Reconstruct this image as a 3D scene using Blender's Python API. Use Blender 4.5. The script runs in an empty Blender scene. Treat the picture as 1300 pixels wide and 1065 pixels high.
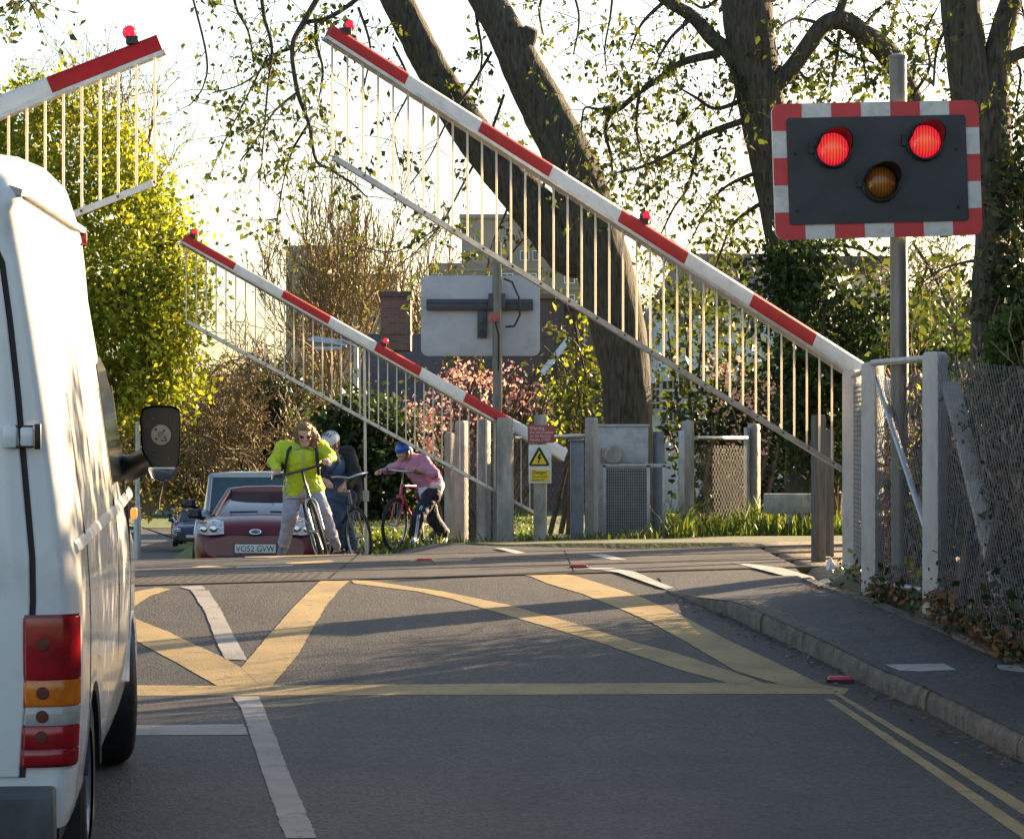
import bpy, bmesh, math, random
import numpy as np
from mathutils import Vector, Matrix, Euler, noise as mnoise
R = math.radians
rnd = random.Random(7)
scene = bpy.context.scene
col = scene.collection

# ------------------------------------------------------------------ camera, sky, sun, exposure
FPX, HZ, CX, CH = 3600.0, 550.0, 650.0, 1.12      # focal length in pixels of the photograph, horizon row, centre column, eye height
cd = bpy.data.cameras.new('camera'); cam = bpy.data.objects.new('camera', cd); col.objects.link(cam)
cam.location = (0, 0, CH); cam.rotation_euler = (R(90), 0, 0)
cd.sensor_fit = 'HORIZONTAL'; cd.sensor_width = 36; cd.lens = 36*FPX/1300; cd.shift_y = 17.5/1300
cd.clip_start = .5; cd.clip_end = 4000
scene.camera = cam
SUN_EL, SUN_AZ = R(15), R(48)                     # azimuth clockwise from +Y
world = bpy.data.worlds.new('World'); scene.world = world; world.use_nodes = True
wn = world.node_tree.nodes; wl = world.node_tree.links
sky = wn.new('ShaderNodeTexSky'); sky.sky_type = 'NISHITA'; sky.sun_disc = False
sky.sun_elevation = SUN_EL; sky.sun_rotation = SUN_AZ; sky.dust_density = 1.8; sky.ozone_density = 1.0
wl.new(sky.outputs['Color'], wn['Background'].inputs['Color'])
wn['Background'].inputs['Strength'].default_value = .058
sd = bpy.data.lights.new('sun', 'SUN'); sd.energy = 5.0; sd.angle = R(.5); sd.color = (1, .74, .45)
sun = bpy.data.objects.new('sun', sd); col.objects.link(sun); sun.location = (20, 10, 20)
sdir = Vector((math.sin(SUN_AZ)*math.cos(SUN_EL), math.cos(SUN_AZ)*math.cos(SUN_EL), math.sin(SUN_EL)))
sun.rotation_euler = sdir.to_track_quat('Z', 'Y').to_euler()
scene.view_settings.view_transform = 'Standard'; scene.view_settings.look = 'None'
scene.view_settings.exposure = 2.4; scene.view_settings.gamma = 1
scene.cycles.max_bounces = 6; scene.cycles.transparent_max_bounces = 8
scene.cycles.sample_clamp_indirect = 6

# ------------------------------------------------------------------ helpers
def P(px, py, D): return Vector(((px-CX)/FPX*D, D, CH-(py-HZ)/FPX*D))   # photograph pixel at a chosen real distance
def lerp(a, b, t): return a+(b-a)*t
def interp(x, xs, ys):
    if x <= xs[0]: return ys[0]
    for i in range(len(xs)-1):
        if x <= xs[i+1]: return lerp(ys[i], ys[i+1], (x-xs[i])/(xs[i+1]-xs[i]))
    return ys[-1]
def sstep(a, b, x):
    t = max(0, min(1, (x-a)/(b-a))); return t*t*(3-2*t)

def tag(o, label=None, cat=None, group=None, kind=None):
    if label: o['label'] = label
    if cat: o['category'] = cat
    if group: o['group'] = group
    if kind: o['kind'] = kind
    return o
WLOC = {}
def thing(name, loc, label, cat, group=None, rot=None):
    o = bpy.data.objects.new(name, None); col.objects.link(o); o.location = loc; o.empty_display_size = .2
    WLOC[o.name] = Vector(loc) if rot is None else Vector((0, 0, 0))     # rotated things are modelled in local coordinates
    if rot is not None: o.rotation_euler = rot
    return tag(o, label, cat, group)
def link_mesh(name, me, mats, parent=None, off=None):
    o = bpy.data.objects.new(name, me); col.objects.link(o)
    for m in (mats if isinstance(mats, (list, tuple)) else [mats]): me.materials.append(m)
    if parent is not None:
        o.parent = parent; WLOC[o.name] = WLOC[parent.name]
    elif off is not None:
        o.location = off; WLOC[o.name] = Vector(off)
    else: WLOC[o.name] = Vector((0, 0, 0))
    return o

class MB:
    def __init__(s): s.v = []; s.f = []; s.m = []
    def add(s, vs, fs, mi=0):
        b = len(s.v); s.v += [tuple(v) for v in vs]
        for f in fs: s.f.append([i+b for i in f]); s.m.append(mi)
    def box(s, c, size, rot=None, mi=0):
        c = Vector(c); h = Vector(size)/2; vs = []
        for z in (-1, 1):
            for x, y in ((-1, -1), (1, -1), (1, 1), (-1, 1)):
                p = Vector((x*h.x, y*h.y, z*h.z)); vs.append(c+(rot@p if rot else p))
        s.add(vs, [(3,2,1,0),(4,5,6,7),(0,1,5,4),(1,2,6,5),(2,3,7,6),(3,0,4,7)], mi)
    def tube(s, pts, rad, n=8, caps=True, mi=0, flat=1.0):
        pts = [Vector(p) for p in pts]; k = len(pts)
        rad = [rad]*k if isinstance(rad, (int, float)) else list(rad)
        vs = []; up = None
        for i, p in enumerate(pts):
            d = (pts[min(i+1, k-1)]-pts[max(i-1, 0)]).normalized()
            if up is None: up = Vector((0,0,1)) if abs(d.z) < .9 else Vector((1,0,0))
            a = d.cross(up).normalized(); b = a.cross(d).normalized(); up = b
            for j in range(n):
                t = 2*math.pi*j/n; vs.append(p+(a*math.cos(t)+b*math.sin(t)*flat)*rad[i])
        fs = [(i*n+j, i*n+(j+1)%n, (i+1)*n+(j+1)%n, (i+1)*n+j) for i in range(k-1) for j in range(n)]
        if caps: fs += [tuple(range(n))[::-1], tuple(range((k-1)*n, k*n))]
        s.add(vs, fs, mi)
    def loft(s, rings, closed=True, caps=True, mi=0):
        n = len(rings[0]); vs = [p for r in rings for p in r]; k = len(rings)
        fs = [(i*n+j, i*n+(j+1)%n, (i+1)*n+(j+1)%n, (i+1)*n+j) for i in range(k-1) for j in range(n if closed else n-1)]
        if caps: fs += [tuple(range(n))[::-1], tuple(range((k-1)*n, k*n))]
        s.add(vs, fs, mi)
    def lathe(s, prof, c, axis, n=24, mi=0, caps=False):       # prof: (r, h) along axis
        c = Vector(c); ax = Vector(axis).normalized(); u = ax.orthogonal().normalized(); w = ax.cross(u)
        rings = [[c+ax*h+(u*math.cos(2*math.pi*j/n)+w*math.sin(2*math.pi*j/n))*r for j in range(n)] for r, h in prof]
        s.loft(rings, True, caps, mi)
    def prism(s, poly, o, ex, ey, ez, mi=0):                   # poly (a,b) in plane o+ex*a+ey*b, extruded by ez
        o, ex, ey, ez = Vector(o), Vector(ex), Vector(ey), Vector(ez); n = len(poly)
        vs = [o+ex*a+ey*b for a, b in poly]; vs += [v+ez for v in vs]
        s.add(vs, [tuple(range(n))[::-1], tuple(range(n, 2*n))]+[(i, (i+1)%n, n+(i+1)%n, n+i) for i in range(n)], mi)
    def build(s, name, mats, parent=None, off=None, smooth=None, bevel=0, segs=2, recalc=True):
        me = bpy.data.meshes.new(name)
        o_ = WLOC[parent.name] if parent is not None else (Vector(off) if off is not None else Vector((0,0,0)))
        me.from_pydata([(x-o_.x, y-o_.y, z-o_.z) for x, y, z in s.v], [], s.f)
        me.polygons.foreach_set('material_index', s.m)
        if recalc or bevel:
            bm = bmesh.new(); bm.from_mesh(me)
            if recalc: bmesh.ops.recalc_face_normals(bm, faces=bm.faces)
            if bevel:
                ed = [e for e in bm.edges if len(e.link_faces) == 2 and e.calc_face_angle(0) > R(40)]
                bmesh.ops.bevel(bm, geom=ed, offset=bevel, segments=segs, affect='EDGES', profile=.5, clamp_overlap=True)
            bm.to_mesh(me); bm.free()
        if smooth or bevel:
            me.polygons.foreach_set('use_smooth', [True]*len(me.polygons))
            me.set_sharp_from_angle(angle=R(smooth if smooth else 35))
        me.update()
        return link_mesh(name, me, mats, parent, off)

def fast_mesh(name, V, F, mats, parent=None, smooth=False, mi=None):
    V = np.asarray(V, dtype=np.float32).reshape(-1, 3); F = np.asarray(F, dtype=np.int32); k = F.shape[1]
    if parent is not None: V = V-np.array(WLOC[parent.name], dtype=np.float32)
    me = bpy.data.meshes.new(name); me.vertices.add(len(V)); me.vertices.foreach_set('co', V.ravel())
    me.loops.add(F.size); me.loops.foreach_set('vertex_index', F.ravel())
    me.polygons.add(len(F)); me.polygons.foreach_set('loop_start', np.arange(0, F.size, k, dtype=np.int32))
    if mi is not None: me.polygons.foreach_set('material_index', np.asarray(mi, dtype=np.int32))
    if smooth: me.polygons.foreach_set('use_smooth', np.ones(len(F), dtype=bool))
    me.update(calc_edges=True); me.validate()
    return link_mesh(name, me, mats, parent)

# ------------------------------------------------------------------ materials
def newmat(name):
    m = bpy.data.materials.new(name); m.use_nodes = True
    nt = m.node_tree; return m, nt, nt.nodes, nt.links, nt.nodes['Principled BSDF']
def c4(c): return (c[0], c[1], c[2], 1)
def mat(name, c, rough=.6, var=.12, scale=6., bump=0., bscale=60., metal=0., spec=.5, coat=0., c2=None, grime=None, stretch=None, pos=(.35, .65)):
    m, nt, N, L, b = newmat(name)
    tc = N.new('ShaderNodeTexCoord'); src = tc.outputs['Object']
    if stretch:
        mp = N.new('ShaderNodeMapping'); mp.inputs['Scale'].default_value = stretch; L.new(src, mp.inputs['Vector']); src = mp.outputs['Vector']
    nz = N.new('ShaderNodeTexNoise'); nz.inputs['Scale'].default_value = scale; nz.inputs['Detail'].default_value = 7; nz.inputs['Roughness'].default_value = .62
    L.new(src, nz.inputs['Vector'])
    rp = N.new('ShaderNodeValToRGB'); rp.color_ramp.elements[0].position = pos[0]; rp.color_ramp.elements[1].position = pos[1]
    a = tuple(x*(1-var) for x in c); d = c2 if c2 else tuple(min(1, x*(1+var)) for x in c)
    rp.color_ramp.elements[0].color = c4(a); rp.color_ramp.elements[1].color = c4(d)
    L.new(nz.outputs['Fac'], rp.inputs['Fac']); out = rp.outputs['Color']
    if grime:                                                   # (colour, amount, scale): irregular dirt patches
        n2 = N.new('ShaderNodeTexNoise'); n2.inputs['Scale'].default_value = grime[2]; n2.inputs['Detail'].default_value = 9; n2.inputs['Roughness'].default_value = .7
        L.new(src, n2.inputs['Vector'])
        r2 = N.new('ShaderNodeValToRGB'); r2.color_ramp.elements[0].position = .48; r2.color_ramp.elements[1].position = .68
        r2.color_ramp.elements[0].color = (0,0,0,1); r2.color_ramp.elements[1].color = (grime[1],)*3+(1,)
        L.new(n2.outputs['Fac'], r2.inputs['Fac'])
        mx = N.new('ShaderNodeMix'); mx.data_type = 'RGBA'; mx.inputs['B'].default_value = c4(grime[0])
        L.new(r2.outputs['Color'], mx.inputs['Factor']); L.new(out, mx.inputs['A']); out = mx.outputs['Result']
    L.new(out, b.inputs['Base Color'])
    b.inputs['Roughness'].default_value = rough; b.inputs['Metallic'].default_value = metal
    b.inputs['Specular IOR Level'].default_value = spec; b.inputs['Coat Weight'].default_value = coat
    if coat: b.inputs['Coat Roughness'].default_value = .06
    if bump:
        n3 = N.new('ShaderNodeTexNoise'); n3.inputs['Scale'].default_value = bscale; n3.inputs['Detail'].default_value = 4; L.new(src, n3.inputs['Vector'])
        bp = N.new('ShaderNodeBump'); bp.inputs['Strength'].default_value = bump; bp.inputs['Distance'].default_value = .02
        L.new(n3.outputs['Fac'], bp.inputs['Height']); L.new(bp.outputs['Normal'], b.inputs['Normal'])
    return m
def leafmat(name, c1, c2, trans=.5, rough=.5, tint=(1.15, 1.1, .6)):
    m, nt, N, L, b = newmat(name)
    g = N.new('ShaderNodeNewGeometry'); rp = N.new('ShaderNodeValToRGB')
    rp.color_ramp.elements[0].color = c4(c1); rp.color_ramp.elements[1].color = c4(c2)
    L.new(g.outputs['Random Per Island'], rp.inputs['Fac']); L.new(rp.outputs['Color'], b.inputs['Base Color'])
    b.inputs['Roughness'].default_value = rough; b.inputs['Specular IOR Level'].default_value = .3
    t = N.new('ShaderNodeBsdfTranslucent'); mx = N.new('ShaderNodeMix'); mx.data_type = 'RGBA'; mx.blend_type = 'MULTIPLY'
    mx.inputs['Factor'].default_value = 1; mx.inputs['B'].default_value = c4(tint); L.new(rp.outputs['Color'], mx.inputs['A']); L.new(mx.outputs['Result'], t.inputs['Color'])
    ms = N.new('ShaderNodeMixShader'); ms.inputs['Fac'].default_value = trans
    L.new(b.outputs['BSDF'], ms.inputs[1]); L.new(t.outputs['BSDF'], ms.inputs[2]); L.new(ms.outputs['Shader'], N['Material Output'].inputs['Surface'])
    return m
def glow(name, c, e, strength, rough=.3):
    m, nt, N, L, b = newmat(name); b.inputs['Base Color'].default_value = c4(c); b.inputs['Roughness'].default_value = rough
    b.inputs['Emission Color'].default_value = c4(e); b.inputs['Emission Strength'].default_value = strength
    return m
def lensmat(name, c, e1, e2, s):                                # lamp lens: brighter towards its bulb, fine vertical ribs
    m, nt, N, L, b = newmat(name); b.inputs['Base Color'].default_value = c4(c); b.inputs['Roughness'].default_value = .2
    tc = N.new('ShaderNodeTexCoord'); gr = N.new('ShaderNodeTexGradient'); gr.gradient_type = 'SPHERICAL'
    mp = N.new('ShaderNodeMapping'); mp.inputs['Scale'].default_value = (8.5, 1, 8.5)
    L.new(tc.outputs['Object'], mp.inputs['Vector']); L.new(mp.outputs['Vector'], gr.inputs['Vector'])
    wv = N.new('ShaderNodeTexWave'); wv.inputs['Scale'].default_value = 15; wv.inputs['Distortion'].default_value = 1.5; L.new(tc.outputs['Object'], wv.inputs['Vector'])
    rp = N.new('ShaderNodeValToRGB'); rp.color_ramp.elements[0].color = c4(e1); rp.color_ramp.elements[1].color = c4(e2); rp.color_ramp.elements[1].position = .9
    L.new(gr.outputs['Fac'], rp.inputs['Fac']); L.new(rp.outputs['Color'], b.inputs['Emission Color'])
    mr = N.new('ShaderNodeMapRange'); mr.inputs['To Min'].default_value = s*.55; mr.inputs['To Max'].default_value = s*1.25
    L.new(wv.outputs['Fac'], mr.inputs['Value']); L.new(mr.outputs['Result'], b.inputs['Emission Strength'])
    return m
def brickmat(name, c1, c2, mortar, scale=1., rough=.85, off=(0, 0, 0)):
    m, nt, N, L, b = newmat(name)
    tc = N.new('ShaderNodeTexCoord'); mp = N.new('ShaderNodeMapping'); mp.inputs['Rotation'].default_value = (R(90), 0, 0)
    L.new(tc.outputs['Object'], mp.inputs['Vector'])
    br = N.new('ShaderNodeTexBrick'); br.inputs['Scale'].default_value = 1/scale; br.inputs['Brick Width'].default_value = .225; br.inputs['Row Height'].default_value = .075
    br.inputs['Mortar Size'].default_value = .006; br.inputs['Color1'].default_value = c4(c1); br.inputs['Color2'].default_value = c4(c2); br.inputs['Mortar'].default_value = c4(mortar)
    L.new(mp.outputs['Vector'], br.inputs['Vector'])
    nz = N.new('ShaderNodeTexNoise'); nz.inputs['Scale'].default_value = 2; nz.inputs['Detail'].default_value = 6; L.new(tc.outputs['Object'], nz.inputs['Vector'])
    mx = N.new('ShaderNodeMix'); mx.data_type = 'RGBA'; mx.blend_type = 'OVERLAY'; mx.inputs['Factor'].default_value = .55
    L.new(br.outputs['Color'], mx.inputs['A']); L.new(nz.outputs['Color'], mx.inputs['B'])
    hs = N.new('ShaderNodeHueSaturation'); hs.inputs['Saturation'].default_value = .85; L.new(mx.outputs['Result'], hs.inputs['Color'])
    L.new(hs.outputs['Color'], b.inputs['Base Color']); b.inputs['Roughness'].default_value = rough
    return m
def asphalt(name, c, spk=.5, fresh=None):
    m, nt, N, L, b = newmat(name); tc = N.new('ShaderNodeTexCoord')
    def nz(s, d, r=.6):
        n = N.new('ShaderNodeTexNoise'); n.inputs['Scale'].default_value = s; n.inputs['Detail'].default_value = d; n.inputs['Roughness'].default_value = r
        L.new(tc.outputs['Object'], n.inputs['Vector']); return n.outputs['Fac']
    vo = N.new('ShaderNodeTexVoronoi'); vo.inputs['Scale'].default_value = 75; L.new(tc.outputs['Object'], vo.inputs['Vector'])
    r1 = N.new('ShaderNodeValToRGB'); r1.color_ramp.elements[0].color = c4(tuple(x*.72 for x in c)); r1.color_ramp.elements[1].color = c4(tuple(x*1.3 for x in c))
    r1.color_ramp.elements[0].position = .3; r1.color_ramp.elements[1].position = .7; L.new(nz(1.3, 8), r1.inputs['Fac'])
    bw = N.new('ShaderNodeSeparateColor'); L.new(vo.outputs['Color'], bw.inputs['Color'])
    mr = N.new('ShaderNodeMapRange'); mr.inputs['To Min'].default_value = 1-spk; mr.inputs['To Max'].default_value = 1+spk; L.new(bw.outputs['Red'], mr.inputs['Value'])
    mx = N.new('ShaderNodeMix'); mx.data_type = 'RGBA'; mx.blend_type = 'MULTIPLY'; mx.inputs['Factor'].default_value = 1
    L.new(r1.outputs['Color'], mx.inputs['A']); L.new(mr.outputs['Result'], mx.inputs['B'])
    mp = N.new('ShaderNodeMapping'); mp.inputs['Rotation'].default_value = (0, 0, R(-9.6)); mp.inputs['Scale'].default_value = (1.1, .12, 1); L.new(tc.outputs['Object'], mp.inputs['Vector'])
    n4 = N.new('ShaderNodeTexNoise'); n4.inputs['Scale'].default_value = 1.6; n4.inputs['Detail'].default_value = 6; n4.inputs['Roughness'].default_value = .65; L.new(mp.outputs['Vector'], n4.inputs['Vector'])
    m4 = N.new('ShaderNodeMapRange'); m4.inputs['From Min'].default_value = .3; m4.inputs['From Max'].default_value = .7; m4.inputs['To Min'].default_value = .74; m4.inputs['To Max'].default_value = 1.24; L.new(n4.outputs['Fac'], m4.inputs['Value'])
    mx2 = N.new('ShaderNodeMix'); mx2.data_type = 'RGBA'; mx2.blend_type = 'MULTIPLY'; mx2.inputs['Factor'].default_value = 1; L.new(mx.outputs['Result'], mx2.inputs['A']); L.new(m4.outputs['Result'], mx2.inputs['B']); mx = mx2
    L.new(mx.outputs['Result'], b.inputs['Base Color']); b.inputs['Roughness'].default_value = .72; b.inputs['Specular IOR Level'].default_value = .42
    bp = N.new('ShaderNodeBump'); bp.inputs['Strength'].default_value = .55; bp.inputs['Distance'].default_value = .006
    L.new(vo.outputs['Distance'], bp.inputs['Height']); L.new(bp.outputs['Normal'], b.inputs['Normal'])
    return m
def paintmat(name, c, worn, amount=.5):                         # road paint worn through to the asphalt in flecks and cracks
    m, nt, N, L, b = newmat(name); tc = N.new('ShaderNodeTexCoord')
    n1 = N.new('ShaderNodeTexNoise'); n1.inputs['Scale'].default_value = 9; n1.inputs['Detail'].default_value = 10; n1.inputs['Roughness'].default_value = .75; L.new(tc.outputs['Object'], n1.inputs['Vector'])
    r1 = N.new('ShaderNodeValToRGB'); r1.color_ramp.elements[0].position = .55; r1.color_ramp.elements[1].position = .64
    r1.color_ramp.elements[0].color = (0,0,0,1); r1.color_ramp.elements[1].color = (amount*1.6,)*3+(1,); L.new(n1.outputs['Fac'], r1.inputs['Fac'])
    n2 = N.new('ShaderNodeTexNoise'); n2.inputs['Scale'].default_value = 2.5; n2.inputs['Detail'].default_value = 6; L.new(tc.outputs['Object'], n2.inputs['Vector'])
    r2 = N.new('ShaderNodeValToRGB'); r2.color_ramp.elements[0].color = c4(tuple(x*.72 for x in c)); r2.color_ramp.elements[1].color = c4(tuple(min(1, x*1.12) for x in c))
    r2.color_ramp.elements[0].position = .3; r2.color_ramp.elements[1].position = .7; L.new(n2.outputs['Fac'], r2.inputs['Fac'])
    mx = N.new('ShaderNodeMix'); mx.data_type = 'RGBA'; mx.inputs['B'].default_value = c4(worn)
    L.new(r1.outputs['Color'], mx.inputs['Factor']); L.new(r2.outputs['Color'], mx.inputs['A']); L.new(mx.outputs['Result'], b.inputs['Base Color'])
    b.inputs['Roughness'].default_value = .75
    vo = N.new('ShaderNodeTexVoronoi'); vo.inputs['Scale'].default_value = 75; L.new(tc.outputs['Object'], vo.inputs['Vector'])
    bp = N.new('ShaderNodeBump'); bp.inputs['Strength'].default_value = .35; bp.inputs['Distance'].default_value = .005
    L.new(vo.outputs['Distance'], bp.inputs['Height']); L.new(bp.outputs['Normal'], b.inputs['Normal'])
    return m
M = {}
M['asphalt'] = asphalt('asphalt', (.038, .034, .031), .7)
M['pave'] = asphalt('pavement_asphalt', (.052, .048, .047), .6)
M['yellow_paint'] = paintmat('yellow_paint', (.31, .22, .085), (.10, .09, .07), .55)
M['white_paint'] = paintmat('white_road_paint', (.27, .255, .24), (.11, .10, .09), .5)
M['footway_paint'] = paintmat('white_footway_paint', (.36, .345, .32), (.10, .09, .08), .5)
M['kerb'] = mat('kerb_stone', (.125, .108, .085), .9, .35, 9, .9, 45, grime=((.07, .065, .045), .7, 3))
M['soil'] = mat('soil_and_grass', (.10, .075, .045), .95, .3, 2.5, .6, 20, c2=(.07, .10, .025))
M['ballast'] = mat('ballast', (.22, .16, .10), .95, .45, 22, 1., 30)
M['rubber'] = mat('rubber_panel', (.10, .09, .08), .75, .25, 6, .6, 70)
M['rail'] = mat('rail_steel', (.16, .11, .08), .4, .3, 10, 0, metal=.7)
M['post_white'] = mat('pale_concrete', (.46, .455, .45), .85, .24, 5, .4, 60, grime=((.2, .18, .14), .7, 5), stretch=(1, 1, .35))
M['concrete'] = mat('concrete', (.36, .34, .31), .9, .22, 5, .5, 60, grime=((.12, .11, .08), .7, 4), stretch=(1, 1, .35))
M['wood_grey'] = mat('weathered_wood', (.115, .108, .095), .9, .35, 8, .6, 30, stretch=(3, 3, .3))
M['galv'] = mat('galvanised_steel', (.36, .37, .38), .45, .18, 7, .1, 40, metal=.55)
M['wire'] = mat('fence_wire', (.20, .20, .195), .5, .2, 12, metal=.5)
M['pole'] = mat('pole_grey', (.15, .145, .135), .42, .2, 4, .1, 40, metal=.35, stretch=(1, 1, .3), grime=((.13, .10, .07), .6, 5))
M['boom_white'] = mat('boom_white', (.66, .66, .65), .35, .06, 3, coat=.25, grime=((.38, .35, .30), .5, 7))
M['boom_red'] = mat('boom_red', (.42, .012, .014), .5, .12, 4, spec=.25, grime=((.22, .03, .03), .5, 7))
M['picket'] = leafmat('picket_fibreglass', (.74, .71, .66), (.80, .77, .71), .45, .35, (1, .92, .78))
M['alu'] = mat('aluminium', (.55, .55, .55), .38, .12, 8, metal=.5, grime=((.3, .28, .24), .6, 9))
M['black'] = mat('black_plastic', (.012, .012, .013), .45, .3, 20)
M['rubber_black'] = mat('tyre_rubber', (.018, .018, .018), .8, .25, 20, .3, 80)
M['dark_metal'] = mat('dark_grey_metal', (.055, .06, .07), .5, .15, 8, metal=.3)
M['cab_grey'] = mat('cabinet_grey', (.42, .43, .45), .5, .1, 3, grime=((.18, .16, .13), .6, 5))
M['cab_blue'] = mat('machine_grey', (.17, .19, .23), .5, .12, 3, grime=((.1, .1, .09), .6, 5))
M['signal_black'] = mat('signal_board_black', (.040, .040, .042), .55, .18, 5)
M['sign_red'] = mat('sign_red', (.58, .05, .05), .5, .10, 4)
M['sign_white'] = mat('sign_white', (.64, .62, .58), .5, .08, 4, grime=((.3, .27, .22), .5, 9))
M['board_back'] = mat('signal_board_back', (.47, .47, .49), .55, .08, 3, grime=((.2, .2, .21), .5, 3))
M['red_lens'] = lensmat('red_lens_lit', (.12, .002, .004), (1, .004, .045), (1, .13, .05), .15)
M['amber_lens'] = lensmat('amber_lens_faint_glow', (.014, .005, .002), (.04, .012, .0), (1, .40, .06), .022)  # unlit lens; its brighter amber centre is painted on as faint emission
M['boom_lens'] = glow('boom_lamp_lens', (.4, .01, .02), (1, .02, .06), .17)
M['van_white'] = mat('van_white_paint', (.74, .74, .74), .25, .03, 2, coat=.6, grime=((.46, .43, .38), .55, 2.2))
M['seam'] = mat('door_seal', (.012, .009, .009), .6, .2, 10)
M['tail_red'] = mat('tail_light_red', (.30, .006, .012), .15, .25, 14, coat=.5)
M['bulb_dark'] = mat('bulb_dark', (.10, .012, .01), .4)
M['tail_dark'] = mat('tail_light_dark_red', (.14, .004, .008), .15, .25, 14, coat=.5)
M['tail_amber'] = mat('tail_light_amber', (.65, .16, .01), .15, .2, 14, coat=.5)
M['tail_clear'] = mat('tail_light_clear', (.38, .36, .34), .15, .15, 20, coat=.5)
M['windscreen'] = mat('windscreen_glass', (.028, .048, .052), .05, .5, 2.2, spec=.8, coat=.5)
M['glass'] = mat('dark_glass', (.02, .028, .03), .06, .2, 3, spec=.8)
M['teal_glass'] = mat('teal_glass', (.03, .07, .085), .06, .2, 3, spec=.8)
M['chrome'] = mat('chrome', (.6, .6, .6), .18, .1, 8, metal=1)
M['maroon'] = mat('maroon_paint', (.125, .005, .010), .35, .12, 3, coat=.3)
M['silver'] = mat('silver_paint', (.26, .29, .33), .3, .06, 3, coat=.6, metal=.3)
M['car_dark'] = mat('dark_car_paint', (.02, .024, .03), .28, .1, 3, coat=.8)
M['car_blue'] = mat('dark_blue_car_paint', (.02, .03, .06), .28, .1, 3, coat=.8)
M['lamp_glass'] = mat('headlamp_glass', (.50, .50, .50), .12, .35, 24, spec=.8)
M['plate_white'] = mat('plate_white', (.62, .62, .60), .4, .05, 10)
M['plate_black'] = mat('plate_black', (.008, .008, .008), .5, .1, 10)
M['bark'] = mat('bark', (.062, .053, .043), .95, .6, 9, 1., 14, stretch=(2.5, 2.5, .5), grime=((.045, .06, .03), .7, 2.2))
M['twig'] = mat('twig_brown', (.10, .07, .045), .9, .35, 12)
M['dead'] = mat('dead_vine', (.20, .14, .085), .9, .4, 9)
M['brown_twig'] = mat('pale_brown_twig', (.19, .135, .08), .9, .35, 3)
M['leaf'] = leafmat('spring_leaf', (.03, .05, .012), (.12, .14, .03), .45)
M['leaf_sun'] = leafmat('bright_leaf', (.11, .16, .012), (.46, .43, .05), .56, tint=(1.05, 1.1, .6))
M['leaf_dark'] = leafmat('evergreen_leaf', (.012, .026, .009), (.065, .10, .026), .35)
M['ivy'] = leafmat('ivy_leaf', (.012, .022, .008), (.05, .07, .02), .2, .35)
M['olive'] = leafmat('olive_bud', (.10, .10, .03), (.26, .22, .08), .5)
M['conifer'] = leafmat('conifer_needles', (.008, .016, .008), (.03, .045, .02), .2)
M['pink'] = leafmat('pink_blossom', (.62, .32, .26), (.82, .52, .44), .45, tint=(1, .92, .88))
M['grass'] = leafmat('grass_blade', (.04, .07, .012), (.15, .19, .035), .45)
M['deadleaf'] = leafmat('fallen_leaf', (.10, .05, .02), (.28, .16, .08), .2)
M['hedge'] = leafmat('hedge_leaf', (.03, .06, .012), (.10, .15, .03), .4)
M['brick_red'] = brickmat('red_brick', (.24, .085, .05), (.17, .065, .045), (.20, .17, .14))
M['brick_dark'] = brickmat('dark_brick', (.13, .075, .06), (.10, .06, .05), (.12, .11, .10))
M['slate'] = mat('slate_roof', (.045, .045, .05), .7, .3, 8, .3, 20, stretch=(1, 1, 3))
M['render_tan'] = mat('tan_render', (.25, .20, .14), .9, .15, 2)
M['tower_tan'] = mat('tower_concrete', (.33, .30, .26), .9, .1, .3)
M['tower_brown'] = mat('tower_brown_brick', (.32, .26, .20), .9, .1, .3)
M['render_grey'] = mat('grey_render', (.25, .25, .26), .9, .15, 2)
M['house_white'] = mat('white_render', (.58, .60, .64), .85, .08, 1.5)
M['frame_white'] = mat('white_frame', (.75, .75, .75), .5, .05, 5)
M['skin'] = mat('skin', (.52, .29, .21), .55, .08, 12)
M['hair'] = mat('dark_blond_hair', (.24, .135, .055), .6, .55, 34, .8, 70, stretch=(1, 1, .4))
M['hair_girl'] = mat('blond_hair', (.33, .22, .10), .5, .3, 30)
M['hair_dark'] = mat('brown_hair', (.06, .035, .02), .6, .3, 30)
M['hiviz'] = mat('hiviz_yellow_fabric', (.48, .60, .02), .7, .12, 7, .8, 9)
M['reflect'] = mat('grey_reflective_band', (.34, .35, .33), .4, .1, 10)
M['jogger'] = mat('grey_jogger_fabric', (.31, .31, .38), .85, .15, 7, .6, 10)
M['shoe_grey'] = mat('grey_shoe', (.14, .14, .16), .7, .25, 14)
M['pack'] = mat('backpack_black', (.02, .02, .024), .7, .2, 14)
M['jacket_black'] = mat('black_jacket', (.012, .012, .014), .8, .2, 9, .6, 9)
M['denim'] = mat('denim', (.035, .055, .105), .85, .25, 9, .5, 12)
M['shirt_blue'] = mat('blue_shirt', (.07, .14, .30), .8, .15, 8, .5, 10)
M['scarf'] = mat('tan_scarf', (.30, .22, .15), .85, .15, 8)
M['helmet_white'] = mat('helmet_white', (.55, .57, .62), .3, .05, 6, coat=.5)
M['helmet_blue'] = mat('helmet_blue', (.01, .07, .40), .3, .1, 6, coat=.5)
M['sweater'] = mat('pink_sweatshirt', (.52, .23, .34), .9, .12, 8, .6, 10)
M['shirt_white'] = mat('white_shirt', (.60, .63, .72), .85, .06, 6)
M['navy'] = mat('navy_track_fabric', (.010, .014, .032), .75, .2, 9, .5, 10)
M['trainer'] = mat('white_trainer', (.55, .57, .60), .6, .15, 12)
M['trainer_blue'] = mat('blue_trainer_patch', (.03, .10, .40), .6, .1, 12)
M['bike_red'] = mat('bike_red_paint', (.50, .02, .05), .3, .1, 8, coat=.5)
M['bike_dark'] = mat('bike_dark_paint', (.025, .025, .028), .35, .2, 8, coat=.5)
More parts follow.
